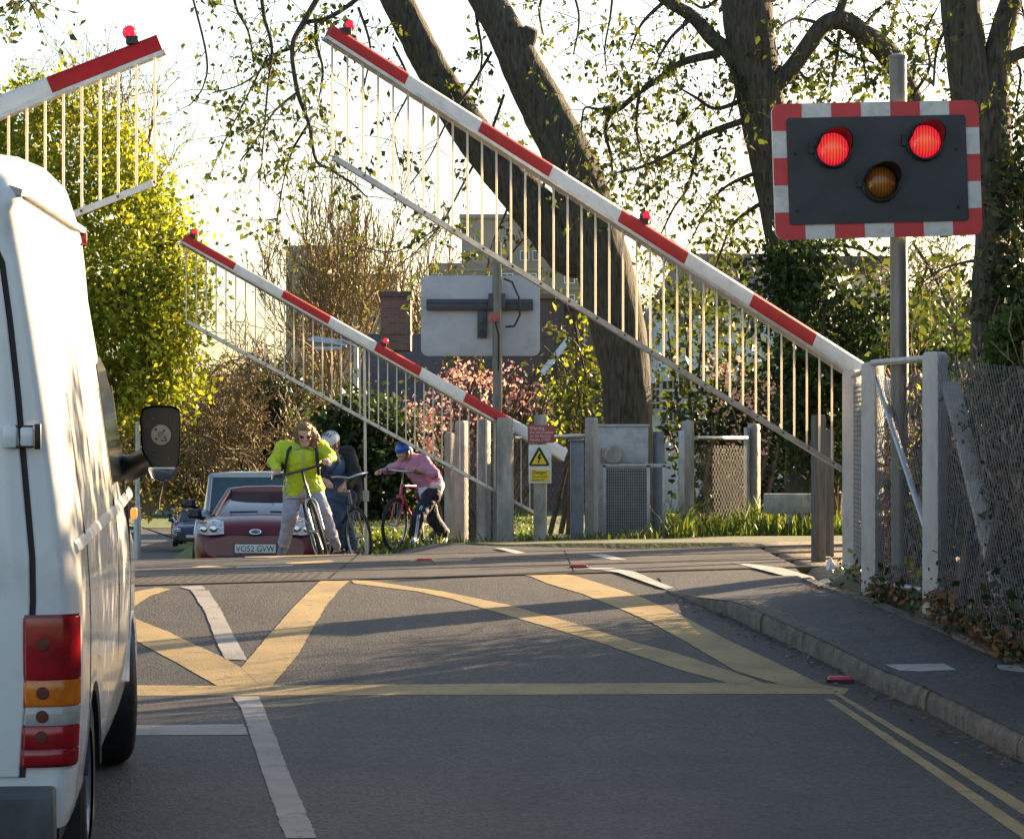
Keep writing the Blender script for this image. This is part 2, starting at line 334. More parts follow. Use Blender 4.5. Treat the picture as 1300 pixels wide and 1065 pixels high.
M['bike_steel'] = mat('bike_steel', (.45, .45, .44), .3, .15, 12, metal=.9)
M['mudguard'] = mat('mudguard_tan', (.12, .10, .07), .5, .2, 9)
M['sign_brown'] = mat('warning_sign_red', (.33, .06, .05), .55, .12, 6)
M['sign_yellow'] = mat('sign_yellow', (.72, .50, .01), .5, .06, 8)
M['fence_board'] = mat('fence_board', (.12, .085, .055), .9, .3, 6, stretch=(4, 4, .3))
M['teal_tarp'] = mat('teal_tarp', (.03, .16, .14), .6, .2, 6)
M['verge'] = mat('verge_grass', (.06, .11, .015), .95, .35, 3, .7, 14, c2=(.13, .16, .035))
# ------------------------------------------------------------------ terrain: approach ramp, level crossing on a skew, dip beyond it
def xc(D): return 1.24-.17*D+(.0008*(min(D, 170)-60)**2 if D > 60 else 0)      # centre line of the road
KD = [0, 10, 13.5, 15.57, 16.65, 17.6, 19.9, 21.1, 21.6]; KX = [3.85, 2.79, 2.44, 2.24, 2.09, 1.955, 1.54, 1.24, 1.14]
BD = [0, 10, 15.93, 16.9, 17.65, 18.54, 19.7, 21.05, 22.5]; BX = [4.4, 3.42, 2.88, 2.81, 2.70, 2.575, 2.46, 2.28, 2.25]; BZ = [-.75, -.42, -.20, -.17, -.12, -.08, -.04, -.02, .0]
def xk(D): return interp(D, KD, KX)
def xb(D): return interp(D, BD, BX)
def Dn(x): return max(19.6, 22.1+.55*min(x, 8))
def Df(x): return max(22.5, 26.6+.55*min(x, 14))
def zroad(x, D):
    n, f = Dn(x), Df(x)
    if D < 16.5: return -.37-.026*(16.5-max(D, -5))
    if D < n: return -.37*(1-(D-16.5)/(n-16.5))
    if D < f: return 0.
    d = D-f
    if d < 11: z = -.03*d-.0038*d*d
    else: z = -.787-.045*(min(D, 80)-f-11 if D < 80 else 80-f-11)
    if D > 80: z -= .018*(min(D, 168)-80)
    if D > 168: z += .9*sstep(168, 190, D)
    return z
def zright(x, D):
    d = D-Df(x)
    if d <= 0: return 0.
    return -.0035*min(d, 10)**2-.010*max(0, min(d, 140)-10)
def kerbh(D): return .12*(1-sstep(19.5, 21.5, D))
def gz(x, D):
    n, f = Dn(x), Df(x)
    if D <= max(n, 22.5) and D < f:
        a, b = xk(D), xb(D)
        if x <= a: return zroad(x, D)
        fade = sstep(21.2, 22.5, D)
        za = zroad(a, D)+kerbh(D); zb = interp(D, BD, BZ)
        if x <= b: z = lerp(za, zb, (x-a)/(b-a))
        else: z = lerp(zb, .09+.02*(min(D, 16)-16)*.9, sstep(0, .35, x-b))
        return lerp(z, zroad(x, D) if D > 21.5 else z, fade*sstep(3.0, 2.4, x) if x > 2.4 else fade)
    if D <= f: return 0.
    s = x-(xc(D)+3.3); d = D-f
    return lerp(zroad(x, D), zright(x, D), sstep(-.8, -.1+.04*min(d, 100), s))
def G(px, py, lo=7., hi=60.):                                       # where the photographed line of sight meets the ground
    D = lo; pz = None
    while D < hi:
        p = P(px, py, D)
        if p.z <= gz(p.x, D): return Vector((p.x, D, gz(p.x, D)))
        D += .02
    return P(px, py, hi)

def grid_mesh(name, rows, mats, mi=None, smooth=True):
    n = len(rows[0]); V = [p for r in rows for p in r]
    F = [(i*n+j, i*n+j+1, (i+1)*n+j+1, (i+1)*n+j) for i in range(len(rows)-1) for j in range(n-1)]
    return fast_mesh(name, V, F, mats, None, smooth)
def frange(a, b, s):
    o = [];
    while a < b-1e-6: o.append(a); a += s
    return o+[b]

xs = [-420, -250, -150, -100, -70, -50, -38, -28, -21, -16, -12, -9]+frange(-7, 7, .25)+[8, 9.5, 11, 13, 16, 20, 26, 34, 45, 60, 90, 140, 230, 420]
ys = [-40, -15, -5]+frange(0, 44, .4)+frange(46, 100, 2)+frange(105, 200, 5)+[230, 280, 360, 480, 700, 1000]
def road_right(D):
    if D < 21.3: return xk(D)
    if D < 28: return lerp(xk(21.3), 2.35, sstep(21.3, 22.6, D)) if D < 22.6 else 2.35
    return xc(D)+3.3
def zground(x, D):
    z = gz(x, D); inside = xc(D)-3.6 < x < (xb(D)+.05 if D < 22.5 else max(road_right(D), 2.5 if D < 29 else -999))
    if D > 40: inside = xc(D)-5 < x < xc(D)+5
    if inside: z -= .28 if D < 40 else .35
    elif x > 2.4 and Dn(x)-1.2 < D < Df(x)+.9: z -= .004
    else: z += .02*(mnoise.noise(Vector((x*.9, D*.9, 0))))
    return z
gob = grid_mesh('ground', [[(x, D, zground(x, D)) for x in xs] for D in ys], [M['soil'], M['verge'], M['ballast']])
gm = gob.data; mi = []
for p in gm.polygons:
    c = p.center
    if c.y > 37 or (c.x < -6 and c.y > 27): mi.append(1)
    elif Dn(c.x)-1.4 < c.y < Df(c.x)+1.3 and abs(c.x) > 2.2: mi.append(2)
    else: mi.append(0)
gm.polygons.foreach_set('material_index', mi); tag(gob, kind='structure')

rows = []
for D in [-20, -10, -5]+frange(0, 42, .2)+frange(43, 60, 1)+frange(63, 167, 2):
    a, b = xc(D)-3.5, road_right(D)
    if D > 29: b = xc(D)+3.3
    elif D > 26: b = lerp(2.35, xc(D)+3.3, sstep(26, 29, D))
    rows.append([(lerp(a, b, t/28), D, gz(lerp(a, b, t/28)-(1e-3 if t == 28 and D < 22 else 0), D)) for t in range(29)])
tag(grid_mesh('road', rows, M['asphalt']), kind='structure')
# footway beside the kerb, carried on across the track
rows = []
for D in frange(0, 22.4, .2):
    a, b = xk(D)+.02, xb(D)
    za, zb = zroad(xk(D), D)+kerbh(D)-.004, interp(D, BD, BZ)
    zz = [(lerp(a, b, t/6), D, max(lerp(za, zb, t/6), gz(lerp(a, b, t/6), D)+.006)) for t in range(7)]
    rows.append(zz)
tag(grid_mesh('pavement', rows, M['pave']), kind='structure')
# edging strip at the back of the footway
mb = MB(); D = 6.
while D < 21.2:
    e = D+.88
    for q0, q1 in ((D, e),):
        mb.loft([[Vector((xb(q)+dx, q, interp(q, BD, BZ)+dz)) for dx, dz in ((-.03, -.06), (-.03, .018), (.03, .022), (.03, -.06))] for q in (q0, q1-.01)])
    D = e
tag(mb.build('pavement_edging', M['kerb'], None), kind='structure')
# granite kerb: separate stones, worn arrises
mb = MB(); D = 3.; rk = random.Random(3)
while D < 21.3:
    e = min(21.45, D+rk.uniform(.82, .98)); j = rk.uniform(-.008, .008); jz = rk.uniform(-.006, .006)
    prof = [(.0, -.10), (.0, .55), (.012, .86), (.045, 1.0), (.10, 1.03), (.16, 1.02), (.16, -.1)]
    k = 5; rings = []
    for i in range(k+1):
        q = lerp(D, e-.012, i/k); h = kerbh(q)+.006; wob = .010*mnoise.noise(Vector((q*4, 3, 0)))
        rings.append([Vector((xk(q)+a+j+wob*(1 if b > 0 else 0), q, zroad(xk(q), q)+(b*h if b > 0 else -.08)+jz+(.008*mnoise.noise(Vector((q*5, a*30, 7))) if b > .5 else 0))) for a, b in prof])
    mb.loft(rings); D = e
tag(mb.build('kerb', M['kerb'], None, smooth=50), kind='structure')

# ------------------------------------------------------------------ painted markings, laid on the road as sheets
def drape(name, polys, m, lift=.005, world=False, jag=.0, zfun=None):
    bm = bmesh.new()
    for poly in polys:
        pts = [Vector(p) if world else G(*p) for p in poly]
        # densify and roughen the outline
        out = []
        for i, p in enumerate(pts):
            q = pts[(i+1) % len(pts)]; n = max(1, int((q-p).length/.05))
            for k in range(n):
                r = p.lerp(q, k/n); w = jag
                w2 = w*(.35+.9*max(0, mnoise.noise(Vector((r.x*1.3, r.y*1.3, 3)))))
                out.append((r.x+w2*(mnoise.noise(Vector((r.x*17, r.y*17, 1)))+.6*mnoise.noise(Vector((r.x*3, r.y*3, 1)))), r.y+w2*2*(mnoise.noise(Vector((r.x*17, r.y*17, 5)))+.6*mnoise.noise(Vector((r.x*3, r.y*3, 8))))))
        vs = [bm.verts.new((x, y, 0)) for x, y in out]
        try: bm.faces.new(vs)
        except ValueError: pass
    bmesh.ops.triangulate(bm, faces=bm.faces)
    for _ in range(4):
        ed = [e for e in bm.edges if e.calc_length() > .35]
        if not ed: break
        bmesh.ops.subdivide_edges(bm, edges=ed, cuts=1); bmesh.ops.triangulate(bm, faces=[f for f in bm.faces if len(f.verts) > 3])
    for v in bm.verts: v.co.z = (zfun or gz)(v.co.x, v.co.y)+lift
    bmesh.ops.recalc_face_normals(bm, faces=bm.faces)
    for f in bm.faces:
        if f.normal.z < 0: f.normal_flip()
    me = bpy.data.meshes.new(name); bm.to_mesh(me); bm.free()
    return tag(link_mesh(name, me, m), kind='structure')
yl = [[(-60,870),(165,870),(300,871),(640,868),(940,867),(1040,870),(1078,874),(1072,881),(940,881),(640,882),(300,883),(165,883),(-60,883)]]
y1 = [[(120,768),(165,783),(212,802),(250,820),(284,835),(306,848),(347,868.5),(347,871),(276,871),(232,846),(164,809),(120,794)]]
y2 = [[(306,848),(314,839),(334,815),(351,796),(372,772),(394,750),(408,738),(445,737.5),(430,750),(413,771),(396,800),(380,829),(362,851),(347,870),(330,870)]]
y3 = [[(140,762),(168,752),(200,746),(218,748),(190,757),(168,772),(140,790)]]
y4 = [[(443,736.5),(480,739),(562,751),(645,768),(728,791),(810,817),(860,830),(935,855),(970,868),(930,869),(860,849.5),(761,816),(695,796),(635,779),(576,761),(529,751),(450,741)]]
y5 = [[(650,728),(695,726.5),(728,731),(761,741),(810,757),(860,779),(928,815),(995,846),(1050,873),(1000,872),(935,853),(860,809),(827,791),(794,776),(738,754),(695,741)]]
y6 = [[(310,709),(345,706.5),(450,703.5),(452,705.5),(345,709.5)], [(505,713.5),(560,711),(600,710.5),(598,713),(540,715.5)], [(360,716),(420,712.5),(424,715),(372,718.5)], [(240,722),(262,719.5),(300,722),(280,724)]]
for i, (p, l) in enumerate(((yl, .002), (y1, .003), (y2, .0037), (y3, .0026), (y4, .0028), (y5, .0034), (y6, .013))):
    drape('yellow_box_marking', p, M['yellow_paint'], l, jag=.012)
dy = [[(1056,880),(1066,881),(1225,975),(1340,1043),(1374,1065),(1345,1065),(1208,975)], [(1047,888),(1059,888),(1190,975),(1325,1065),(1298,1065),(1173,975)]]
drape('double_yellow_line', dy, M['yellow_paint'], .002, jag=.012)
w1 = [[(243,750),(265,750),(281,776),(298,809),(314,839),(286,838),(275,816),(261,779)], [(228,745.5),(256,744.5),(262,749),(243,750)]]
w2 = [[(296,884.5),(329,884.5),(338,907),(352,942),(364,975),(402,1065),(362,1065),(331,975),(316,930),(306,900)]]
w3 = [[(-150,922),(165,921),(309,920),(315,933),(165,934),(-150,935)]]
drape('centre_line', w1+w2, M['white_paint'], .0045, jag=.014)
drape('stop_line', w3, M['white_paint'], .0025, jag=.01)
w4 = [[(741,723),(777,722.5),(814,731),(855,748),(846,750.5),(804,735.5),(774,727)], [(628,697.5),(640,697),(668,703.5),(655,704.5)], [(744,705),(768,705),(797,712.5),(776,712)],
      [(930,716),(947,717),(1032,734),(1056,741),(1044,743.5),(1012,737),(962,724)], [(300,721),(372,718.5),(372,720),(300,723)]]
drape('edge_line', w4, M['footway_paint'], .013, jag=.006)
def zpave(x, D): return max(gz(x, D), lerp(zroad(xk(D), D)+kerbh(D), interp(D, BD, BZ), max(0, min(1, (x-xk(D))/(xb(D)-xk(D))))))+.006
w5 = [[(1124,845),(1198,844),(1214,852),(1166,854),(1141,853)], [(1260,846),(1300,846.5),(1345,848),(1345,857),(1300,855.5),(1270,852)]]
drape('footway_marking', w5, M['footway_paint'], .003, jag=.01, zfun=zpave)

# ------------------------------------------------------------------ railway across the road
RC = [22.3, 23.74, 25.15, 26.59]
def railpt(c, x, z): return Vector((x, c+.55*x, z))
nr = Vector((-.482, .876, 0))                                    # across the track
mb = MB()
for c in RC:
    for x0 in frange(-16, 60, 1.0)[:-1]:
        a, b = railpt(c, x0, 0), railpt(c, x0+1.0, 0)
        mb.loft([[q+nr*w+Vector((0, 0, z)) for w, z in ((-.035, -.12), (-.035, .012), (.035, .012), (.035, -.12))] for q in (a, b)], caps=False)
tag(mb.build('railway_track', M['rail'], None), kind='structure')
mb = MB()
for c0, c1 in ((22.42, 23.62), (23.86, 24.42), (24.46, 25.03), (25.27, 26.47)):
    x = -9.
    while x < 2.3:
        e = x+1.9
        mb.add([railpt(c0, x, .010), railpt(c0, e-.012, .010), railpt(c1, e-.012, .010), railpt(c1, x, .010)], [(0, 1, 2, 3)])
        if c0 == 22.42 and x < -2.5:                                   # ribbed tread
            for k in range(25):
                xx = x+.04+k*.072
                mb.add([railpt(c0+.05, xx, .012), railpt(c0+.05, xx+.03, .018), railpt(c1-.05, xx+.03, .018), railpt(c1-.05, xx, .012)], [(0, 1, 2, 3)])
        x = e
tag(mb.build('crossing_deck', asphalt('crossing_deck', (.046, .040, .036)), None), kind='structure')
# ------------------------------------------------------------------ lifting barriers
def barrier(tip, piv, label, drop, pivbox, lamps, leg=None, face=-1, spacing=.1376, stripe=.68, stub=.55, mach=None):
    tip, piv = Vector(tip), Vector(piv); d = (piv-tip).normalized(); L = (piv-tip).length
    hz_ = Vector((d.x, d.y, 0)).normalized(); nrm = Vector((-hz_.y, hz_.x, 0))
    if nrm.y > 0: nrm = -nrm                                       # towards the camera
    up = d.cross(nrm).normalized()
    if up.z < 0: up = -up
    root = thing('barrier', (piv.x+d.x*stub, piv.y+d.y*stub, gz(piv.x, piv.y)), label, 'barrier', 'raised level crossing barriers')
    mb = MB()
    def prof(s):
        h = lerp(.050, .070, s/L); w = .04
        return [(-w, -h), (-w, h*.55), (-w*.7, h*.9), (0, h*1.04), (w*.7, h*.9), (w, h*.55), (w, -h)]
    s = 0; k = 0; Lt = L+stub
    while s < Lt:
        e = min(Lt, s+stripe) if s+stripe < L-.2 else Lt
        mb.loft([[tip+d*q+nrm*a+up*b for a, b in prof(q)] for q in (s, e)], caps=(s == 0 or e == Lt), mi=k % 2 if e < Lt or k % 2 else 1)
        s = e; k += 1
    mb.build('boom', [M['boom_red'], M['boom_white']], root, smooth=50)
    lip = MB(); lip.loft([[tip+d*q+nrm*a+up*(b-lerp(.05, .07, q/L)) for a, b in ((-.048, -.022), (-.048, .002), (.048, .002), (.048, -.022))] for q in (-.01, Lt)])
    lip.build('boom_lip', M['alu'], root)
    # hanging skirt: pickets and bottom rail
    pk = MB(); pk.tube([(0, 0, 0), (0, 0, -drop)], .0080, 8)
    proto = None; n = int((L+.35)/spacing)
    for i in range(n):
        b0 = tip+d*(.06+i*spacing)-up*.07-nrm*.0
        if proto is None:
            pk.v = [(x+b0.x, y+b0.y, z+b0.z) for x, y, z in pk.v]
            proto = pk.build('picket', M['picket'], root, smooth=50); base = b0
        else:
            o = proto.copy(); col.objects.link(o); o.parent = root; o.location = Vector(proto.location)+(b0-base)
            o.rotation_euler = (0, 0, 0); WLOC[o.name] = WLOC[root.name]
    r0, r1 = tip+d*.1-up*.07-Vector((0, 0, drop)), tip+d*(n*spacing)-up*.07-Vector((0, 0, drop))
    rb = MB(); rb.loft([[q+nrm*a+up*b for a, b in ((-.012, -.019), (-.012, .019), (.022, .019), (.022, -.019))] for q in (r0-d*.03, r1)])
    rail = rb.build('bottom_rail', M['alu'], root)
    bt = MB()
    for i in range(n):
        if i % 2 == 0:
            q = r0+d*(i*spacing-.04)+nrm*.022
            bt.box(q+nrm*.003, (.014, .010, .014))
    bt.build('bolt', M['dark_metal'], rail)
    for s in lamps:
        q = tip+d*s+up*.05
        hb = MB(); hb.box(q+up*.02, (.07, .08, .045)); hb.tube([q+up*.068-nrm*.04, q+up*.068+nrm*.012], [.032, .042], 14)
        h = hb.build('lamp_housing', M['black'], root, smooth=40)
        lb = MB(); c0 = q+up*.068+nrm*.013
        lb.lathe([(.038, 0), (.036, .010), (.029, .019), (.016, .026), (.001, .029)], c0, nrm, 18, caps=True)
        lb.build('lamp_lens', M['boom_lens'], h, smooth=60)
    if leg is not None:
        q = tip+d*leg; g = gz(q.x, q.y); lb = MB()
        lb.tube([q-up*.05, Vector((q.x, q.y, g+.42))], .016, 8)
        lb.tube([Vector((q.x, q.y, g+.42)), Vector((q.x+.015, q.y, g+.02))], .022, 8)
        lb.box((q.x, q.y, g+.80), (.07, .05, .12))
        lb.build('support_leg', M['picket'], root, smooth=40)
    if mach is not None:                                          # the lifting machine and its counterweight arms
        c, w, h = mach; g = gz(c[0], c[1]); m2 = MB()
        m2.box((c[0], c[1], g+h/2), (w, .42, h)); m2.box((c[0], c[1], g+h+.015), (w+.05, .47, .03))
        m2.build('machine_cabinet', M['cab_blue'], root, bevel=.012)
    return root
barrier(P(418, 40, 20.1), P(1092, 470, 22.55), 'largest raised red and white barrier, its foot at the near chain-link fence', .80, None, [.12, 2.95], stub=.5, mach=((3.15, 22.8), .34, 1.25))
barrier(P(234, 303, 31.8), P(668, 549, 34.3), 'raised barrier on the far side of the tracks, over the cyclists and the maroon car', .84, None, [.08, 2.83], leg=2.6, stub=.62, mach=((.80, 35.0), .16, 1.24), spacing=.138)
barrier(P(203, 55, 16.4), (-6.6, 16.2, 1.56), 'raised striped barrier reaching up from behind the white van, cut by the left edge', .72, None, [.14, 2.6], stub=.5, mach=((-7.2, 16.2), .34, 1.25), spacing=.113)

# ------------------------------------------------------------------ flashing light signals
def rrect(w, h, r, n=6):
    o = []
    for cx, cy, a0 in ((w/2-r, h/2-r, 0), (-w/2+r, h/2-r, 90), (-w/2+r, -h/2+r, 180), (w/2-r, -h/2+r, 270)):
        for i in range(n+1):
            a = R(a0+90*i/n); o.append((cx+r*math.cos(a), cy+r*math.sin(a)))
    return o
SD = 19.5; S = FPX/SD
sx, sz = (1113.5-CX)/S, CH+(HZ-216)/S                              # board centre
pole_c = P(1141, 300, SD+.13)
root = thing('signal_post', (pole_c.x, pole_c.y, gz(pole_c.x, pole_c.y)), 'level crossing signal with two lit red lamps on a chequer-edged black board', 'traffic signal')
mb = MB(); mb.tube([(pole_c.x+.012, pole_c.y, gz(pole_c.x, pole_c.y)-.1), (pole_c.x-.006, pole_c.y, CH+(HZ-70)/S)], [.064, .060], 20)
mb.lathe([(.066, 0), (.066, .02), (.03, .035), (.001, .036)], (pole_c.x-.006, pole_c.y, CH+(HZ-70)/S-.01), (0, 0, 1), 20, caps=True)
mb.build('pole', M['pole'], root, smooth=40)
tilt = R(1.9); yaw = R(7)
Rm = Matrix.Rotation(yaw, 3, 'Z')@Matrix.Rotation(-tilt, 3, 'Y')
ex, ey, ez = Rm@Vector((1, 0, 0)), Rm@Vector((0, 0, 1)), Rm@Vector((0, 1, 0))
bc = Vector((sx, SD-.02, sz)); BW, BH = 1.455, .93; bd = .105
mb = MB(); mb.prism(rrect(BW, BH, .062), bc, ex, ey, ez*.025)
board = mb.build('backing_board', M['sign_white'], root)
# chequered border: red blocks alternate with the white of the board
def redblock(poly):
    rb = MB(); rb.prism(poly, bc-ez*.003, ex, ey, ez*.0025); rb.build('red_block', M['sign_red'], board)
def clipq(x0, x1, y0, y1, corner=None):
    if corner:
        sxn, syn = corner; r = .062; pts = []
        ox, oy = sxn*BW/2, syn*BH/2
        ix, iy = x0 if abs(x0) < abs(x1) else x1, y0 if abs(y0) < abs(y1) else y1
        arc = [(ox-sxn*r+sxn*r*math.cos(R(a)), oy-syn*r+syn*r*math.sin(R(a))) for a in (0, 15, 30, 45, 60, 75, 90)]
        # L-shaped corner block: long on top, returns down the side
        pts = [(ox, iy)]+arc+[(ix, oy), (ix, oy-syn*bd*.97), (ox-sxn*bd, oy-syn*bd*.97), (ox-sxn*bd, iy)]
        return pts
    return [(x0, y0), (x1, y0), (x1, y1), (x0, y1)]
nx = 7; stepx = BW/nx; ny = 5; stepy = BH/ny
for sxn in (-1, 1):
    for syn in (-1, 1):
        x1 = sxn*(BW/2-stepx); y1 = syn*(BH/2-stepy)
        redblock(clipq(x1, sxn*BW/2, y1, syn*BH/2, (sxn, syn)))
for i in (2, 4):
    for syn in (-1, 1):
        x0 = -BW/2+i*stepx; redblock(clipq(x0, x0+stepx, syn*(BH/2-bd), syn*BH/2))
for sxn in (-1, 1):
    y0 = -stepy/2; redblock(clipq(sxn*(BW/2-bd), sxn*BW/2, y0, y0+stepy))
mb = MB(); mb.prism(rrect(BW-2*bd*.93, BH-2*bd*.95, .022), bc-ez*.013, ex, ey, ez*.012)
blk = mb.build('signal_plate', M['signal_black'], root)
bt = MB()
for a, b in ((-.575, .12), (.56, .13), (-.575, -.27), (.56, -.27)): bt.lathe([(.012, 0), (.010, .008), (.001, .009)], bc-ez*.013+ex*a+ey*b, -ez, 10, caps=True)
bt.build('bolt', M['black'], blk)
def lamp(a, b, lens, name):
    c = bc-ez*.013+ex*a+ey*b
    hb = MB(); ang = [R(t) for t in range(0, 361, 15)]
    # deep hood: a ring that is long above the lens and short below
    inn, out = [], []
    for t in ang[:-1]:
        l = .05+.16*max(0, math.sin(t))**.6 if math.sin(t) > 0 else .05
        for rad, lst in ((.118, inn), (.126, out)):
            lst.append((c+ex*rad*math.cos(t)+ey*rad*math.sin(t), c+ex*rad*math.cos(t)+ey*rad*math.sin(t)*1.0-ez*l+ey*(.012 if math.sin(t) > .3 else 0)))
    n = len(inn)
    rings = [[q[0] for q in out], [q[1] for q in out], [q[1] for q in inn], [q[0] for q in inn]]
    hb.loft(rings, True, False)
    hb.lathe([(.126, 0), (.136, 0), (.136, .022), (.126, .026)], c, -ez, 24)
    h = hb.build('lamp_hood', M['black'], root, smooth=50)
    lb = MB(); lb.lathe([(.112, 0), (.110, .02), (.095, .038), (.06, .052), (.03, .058), (.001, .060)], WLOC[root.name], -ez, 32, caps=True)
    o = lb.build('lamp_lens', lens, h, smooth=60); o.location = c-ez*.004-WLOC[root.name]
    hg = MB(); hg.box(c-ex*.15-ez*.02+ey*.01, (.03, .03, .07)); hg.build('hood_hinge', M['black'], h)
lamp((1055-1113.5)/S, (217-190)/S+.0, M['red_lens'], 'red'); lamp((1175-1113.5)/S, (217-183)/S+.0, M['red_lens'], 'red'); lamp((1115.5-1113.5)/S, (217-234)/S, M['amber_lens'], 'amber')
mb = MB(); mb.box(pole_c+Vector((-.0, -.06, 0))+Vector((0, 0, (300-190)/S)), (.9, .05, .07)); mb.box(pole_c+Vector((0, -.06, (300-270)/S)), (.9, .05, .07)); mb.build('mounting_bracket', M['dark_metal'], root)

# the signal facing the other way, seen from behind
BD2 = 35.3; S2 = FPX/BD2
pc = P(631, 400, BD2-.2); g = gz(pc.x, pc.y)
root = thing('signal_post', (pc.x, pc.y, g), 'far signal seen from behind, plain grey board with dark T bracket and red box', 'traffic signal')
mb = MB(); mb.tube([(pc.x+.01, pc.y, g-.1), (pc.x, pc.y, CH+(HZ-308)/S2)], .060, 18); mb.build('pole', M['pole'], root, smooth=40)
bc2 = P(610, 401, BD2); mb = MB(); mb.prism(rrect(151/S2, 102/S2, .09), bc2, (1, 0, 0), (0, 0, 1), (0, .03, 0)); mb.build('backing_board', M['board_back'], root, bevel=.004)
mb = MB(); q = P(609, 387, BD2-.045)
mb.box(q, (135/S2, .09, 14/S2)); mb.box(q+Vector((0, -.048, .02)), (135/S2, .012, .012)); mb.box(P(612, 407, BD2-.035), (12/S2, .07, 44/S2)); mb.box(P(631, 383, BD2-.13), (22/S2, .20, 20/S2))
br = mb.build('bracket', M['dark_metal'], root, bevel=.006)
bt = MB()
for py in (410, 420): bt.lathe([(.012, 0), (.009, .01), (.001, .011)], P(611.5, py, BD2-.07), (0, -1, 0), 8, caps=True)
bt.build('bolt', M['black'], br)
mb = MB(); mb.box(P(627, 403, BD2-.34), (11/S2, .12, 11/S2)); mb.lathe([(.04, 0), (.045, .05), (.001, .05)], P(626, 405, BD2-.40), (0, -1, 0), 12, caps=True); mb.build('yodel_alarm', mat('alarm_red', (.45, .08, .08), .5), root, bevel=.006)
mb = MB(); pts = [P(640, 354, BD2-.25), P(650, 358, BD2-.2), P(659, 378, BD2-.2), P(660, 400, BD2-.2), P(653, 414, BD2-.2), P(642, 415, BD2-.25)]
mb.tube(pts, .013, 8); mb.tube([P(629, 410, BD2-.36), P(633, 425, BD2-.3), P(633, 470, BD2-.28)], .01, 6); mb.build('cable', M['black'], root, smooth=60)

# ------------------------------------------------------------------ concrete posts and chain-link fences
def post(mb, x, y, z0, h, w, d, rot, mi=0):
    rm = Matrix.Rotation(rot, 3, 'Z'); rings = []
    for i, (zz, ww) in enumerate(((-.1, 1), (h-.05, 1), (h-.015, .93), (h, .72))):
        rings.append([Vector((x, y, z0+zz))+rm@Vector((a*w/2*ww, b*d/2, 0)) for a, b in ((-1, -1), (1, -1), (1, 1), (-1, 1))])
    mb.loft(rings, mi=mi)
def chain(mb, a, b, h, pitch=.055, r=.0016, sag=0):
    a, b = Vector(a), Vector(b); e = b-a; L = e.length; e.normalize(); up = Vector((0, 0, 1))
    nn = Vector((-e.y, e.x, 0)); k = 0; o = -h
    while o < L:
        for sgn in (1, -1):
            s0, z0, s1, z1 = o, 0., o+h, h
            if s0 < 0: z0 -= s0; s0 = 0
            if s1 > L: z1 -= s1-L; s1 = L
            if s1-s0 < .01: continue
            if sgn < 0: z0, z1 = h-z0, h-z1
            p, q = a+e*s0+up*z0, a+e*s1+up*z1
            v = (q-p).normalized(); t = nn*r; w = v.cross(nn)*r; off = nn*(.001*sgn)
            vs = [p+off+t, p+off-t*.5+w, p+off-t*.5-w, q+off+t, q+off-t*.5+w, q+off-t*.5-w]
            mb.add(vs, [(0, 1, 4, 3), (1, 2, 5, 4), (2, 0, 3, 5)])
        o += pitch*1.35
FP = [(2.70, 18.1), (2.55, 20.05), (2.69, 22.4)]
root = thing('chain_link_fence', (2.6, 20, gz(2.7, 20)), 'near chain-link fence with tall pale concrete posts beside the pavement, full of dead vines', 'fence')
for (x, y), h in zip(FP, (1.57, 1.55, 1.55)):
    mb = MB(); post(mb, x, y, .07, h, .12, .13, R(-38)); mb.build('post', M['post_white'], root, bevel=.012)
mb = MB(); post(mb, 2.86, 14.4, -.1, 1.65, .12, .13, R(-30)); mb.build('post', M['concrete'], root, bevel=.012)
mb = MB(); mb.loft([[Vector(q)+Vector((a, 0, b)) for a, b in ((-.055, 0), (.055, 0), (.055, .07), (-.055, .07))] for q in ((2.78, 17.95, 1.38), (2.93, 16.6, -.1))]); mb.build('brace', M['concrete'], root, bevel=.008)
mb = MB(); mb.tube([P(1112, 478, 20.0), P(1180, 684, 18.2)], .022, 8); mb.build('diagonal_tube', M['galv'], root, smooth=40)
for q0, q1, r_, nm in ((P(1108, 461, 20.0), P(1190, 454, 18.1), .024, 'top_rail'), (P(1083, 478, 22.3), P(1108, 466, 20.1), .02, 'top_rail'), (P(1111, 738, 20.0), P(1190, 752, 18.1), .02, 'bottom_rail')): mb = MB(); mb.tube([q0, q1], r_, 10); mb.build(nm, M['galv'], root, smooth=40)
for (a, b, h) in (((2.70, 18.08, .1), (2.55, 20.03, .1), 1.42), ((2.56, 20.06, .1), (2.69, 22.38, .1), 1.40), ((2.86, 14.4, -.1), (2.70, 18.0, .08), 1.52)):
    mb = MB(); chain(mb, a, b, h); mb.build('mesh_panel', M['wire'], root, recalc=False)
# anti-trespass posts by the track
for px, y0, y1, D, w, lab in ((1039, 529, 713, 24.8, .10, 'squared grey timber post beside the track, in front of the slimmer one'), (1053, 547, 704, 26.0, .065, 'slim grey timber post just behind the thicker timber post by the track')):
    a, b = P(px, y1, D), P(px, y0, D); r_ = thing('timber_post', (a.x, a.y, 0), lab, 'post')
    mb = MB(); mb.box(((a.x), D, (a.z+b.z)/2-.05), (w, w, b.z-a.z+.1), Matrix.Rotation(R(20), 3, 'Z')); mb.build('shaft', M['wood_grey'], r_, bevel=.008)
    mb = MB(); mb.box((a.x, D, b.z+.004), (w*.96, w*.96, .02), Matrix.Rotation(R(20), 3, 'Z')); mb.build('post_cap', M['wood_grey'], r_, bevel=.004)

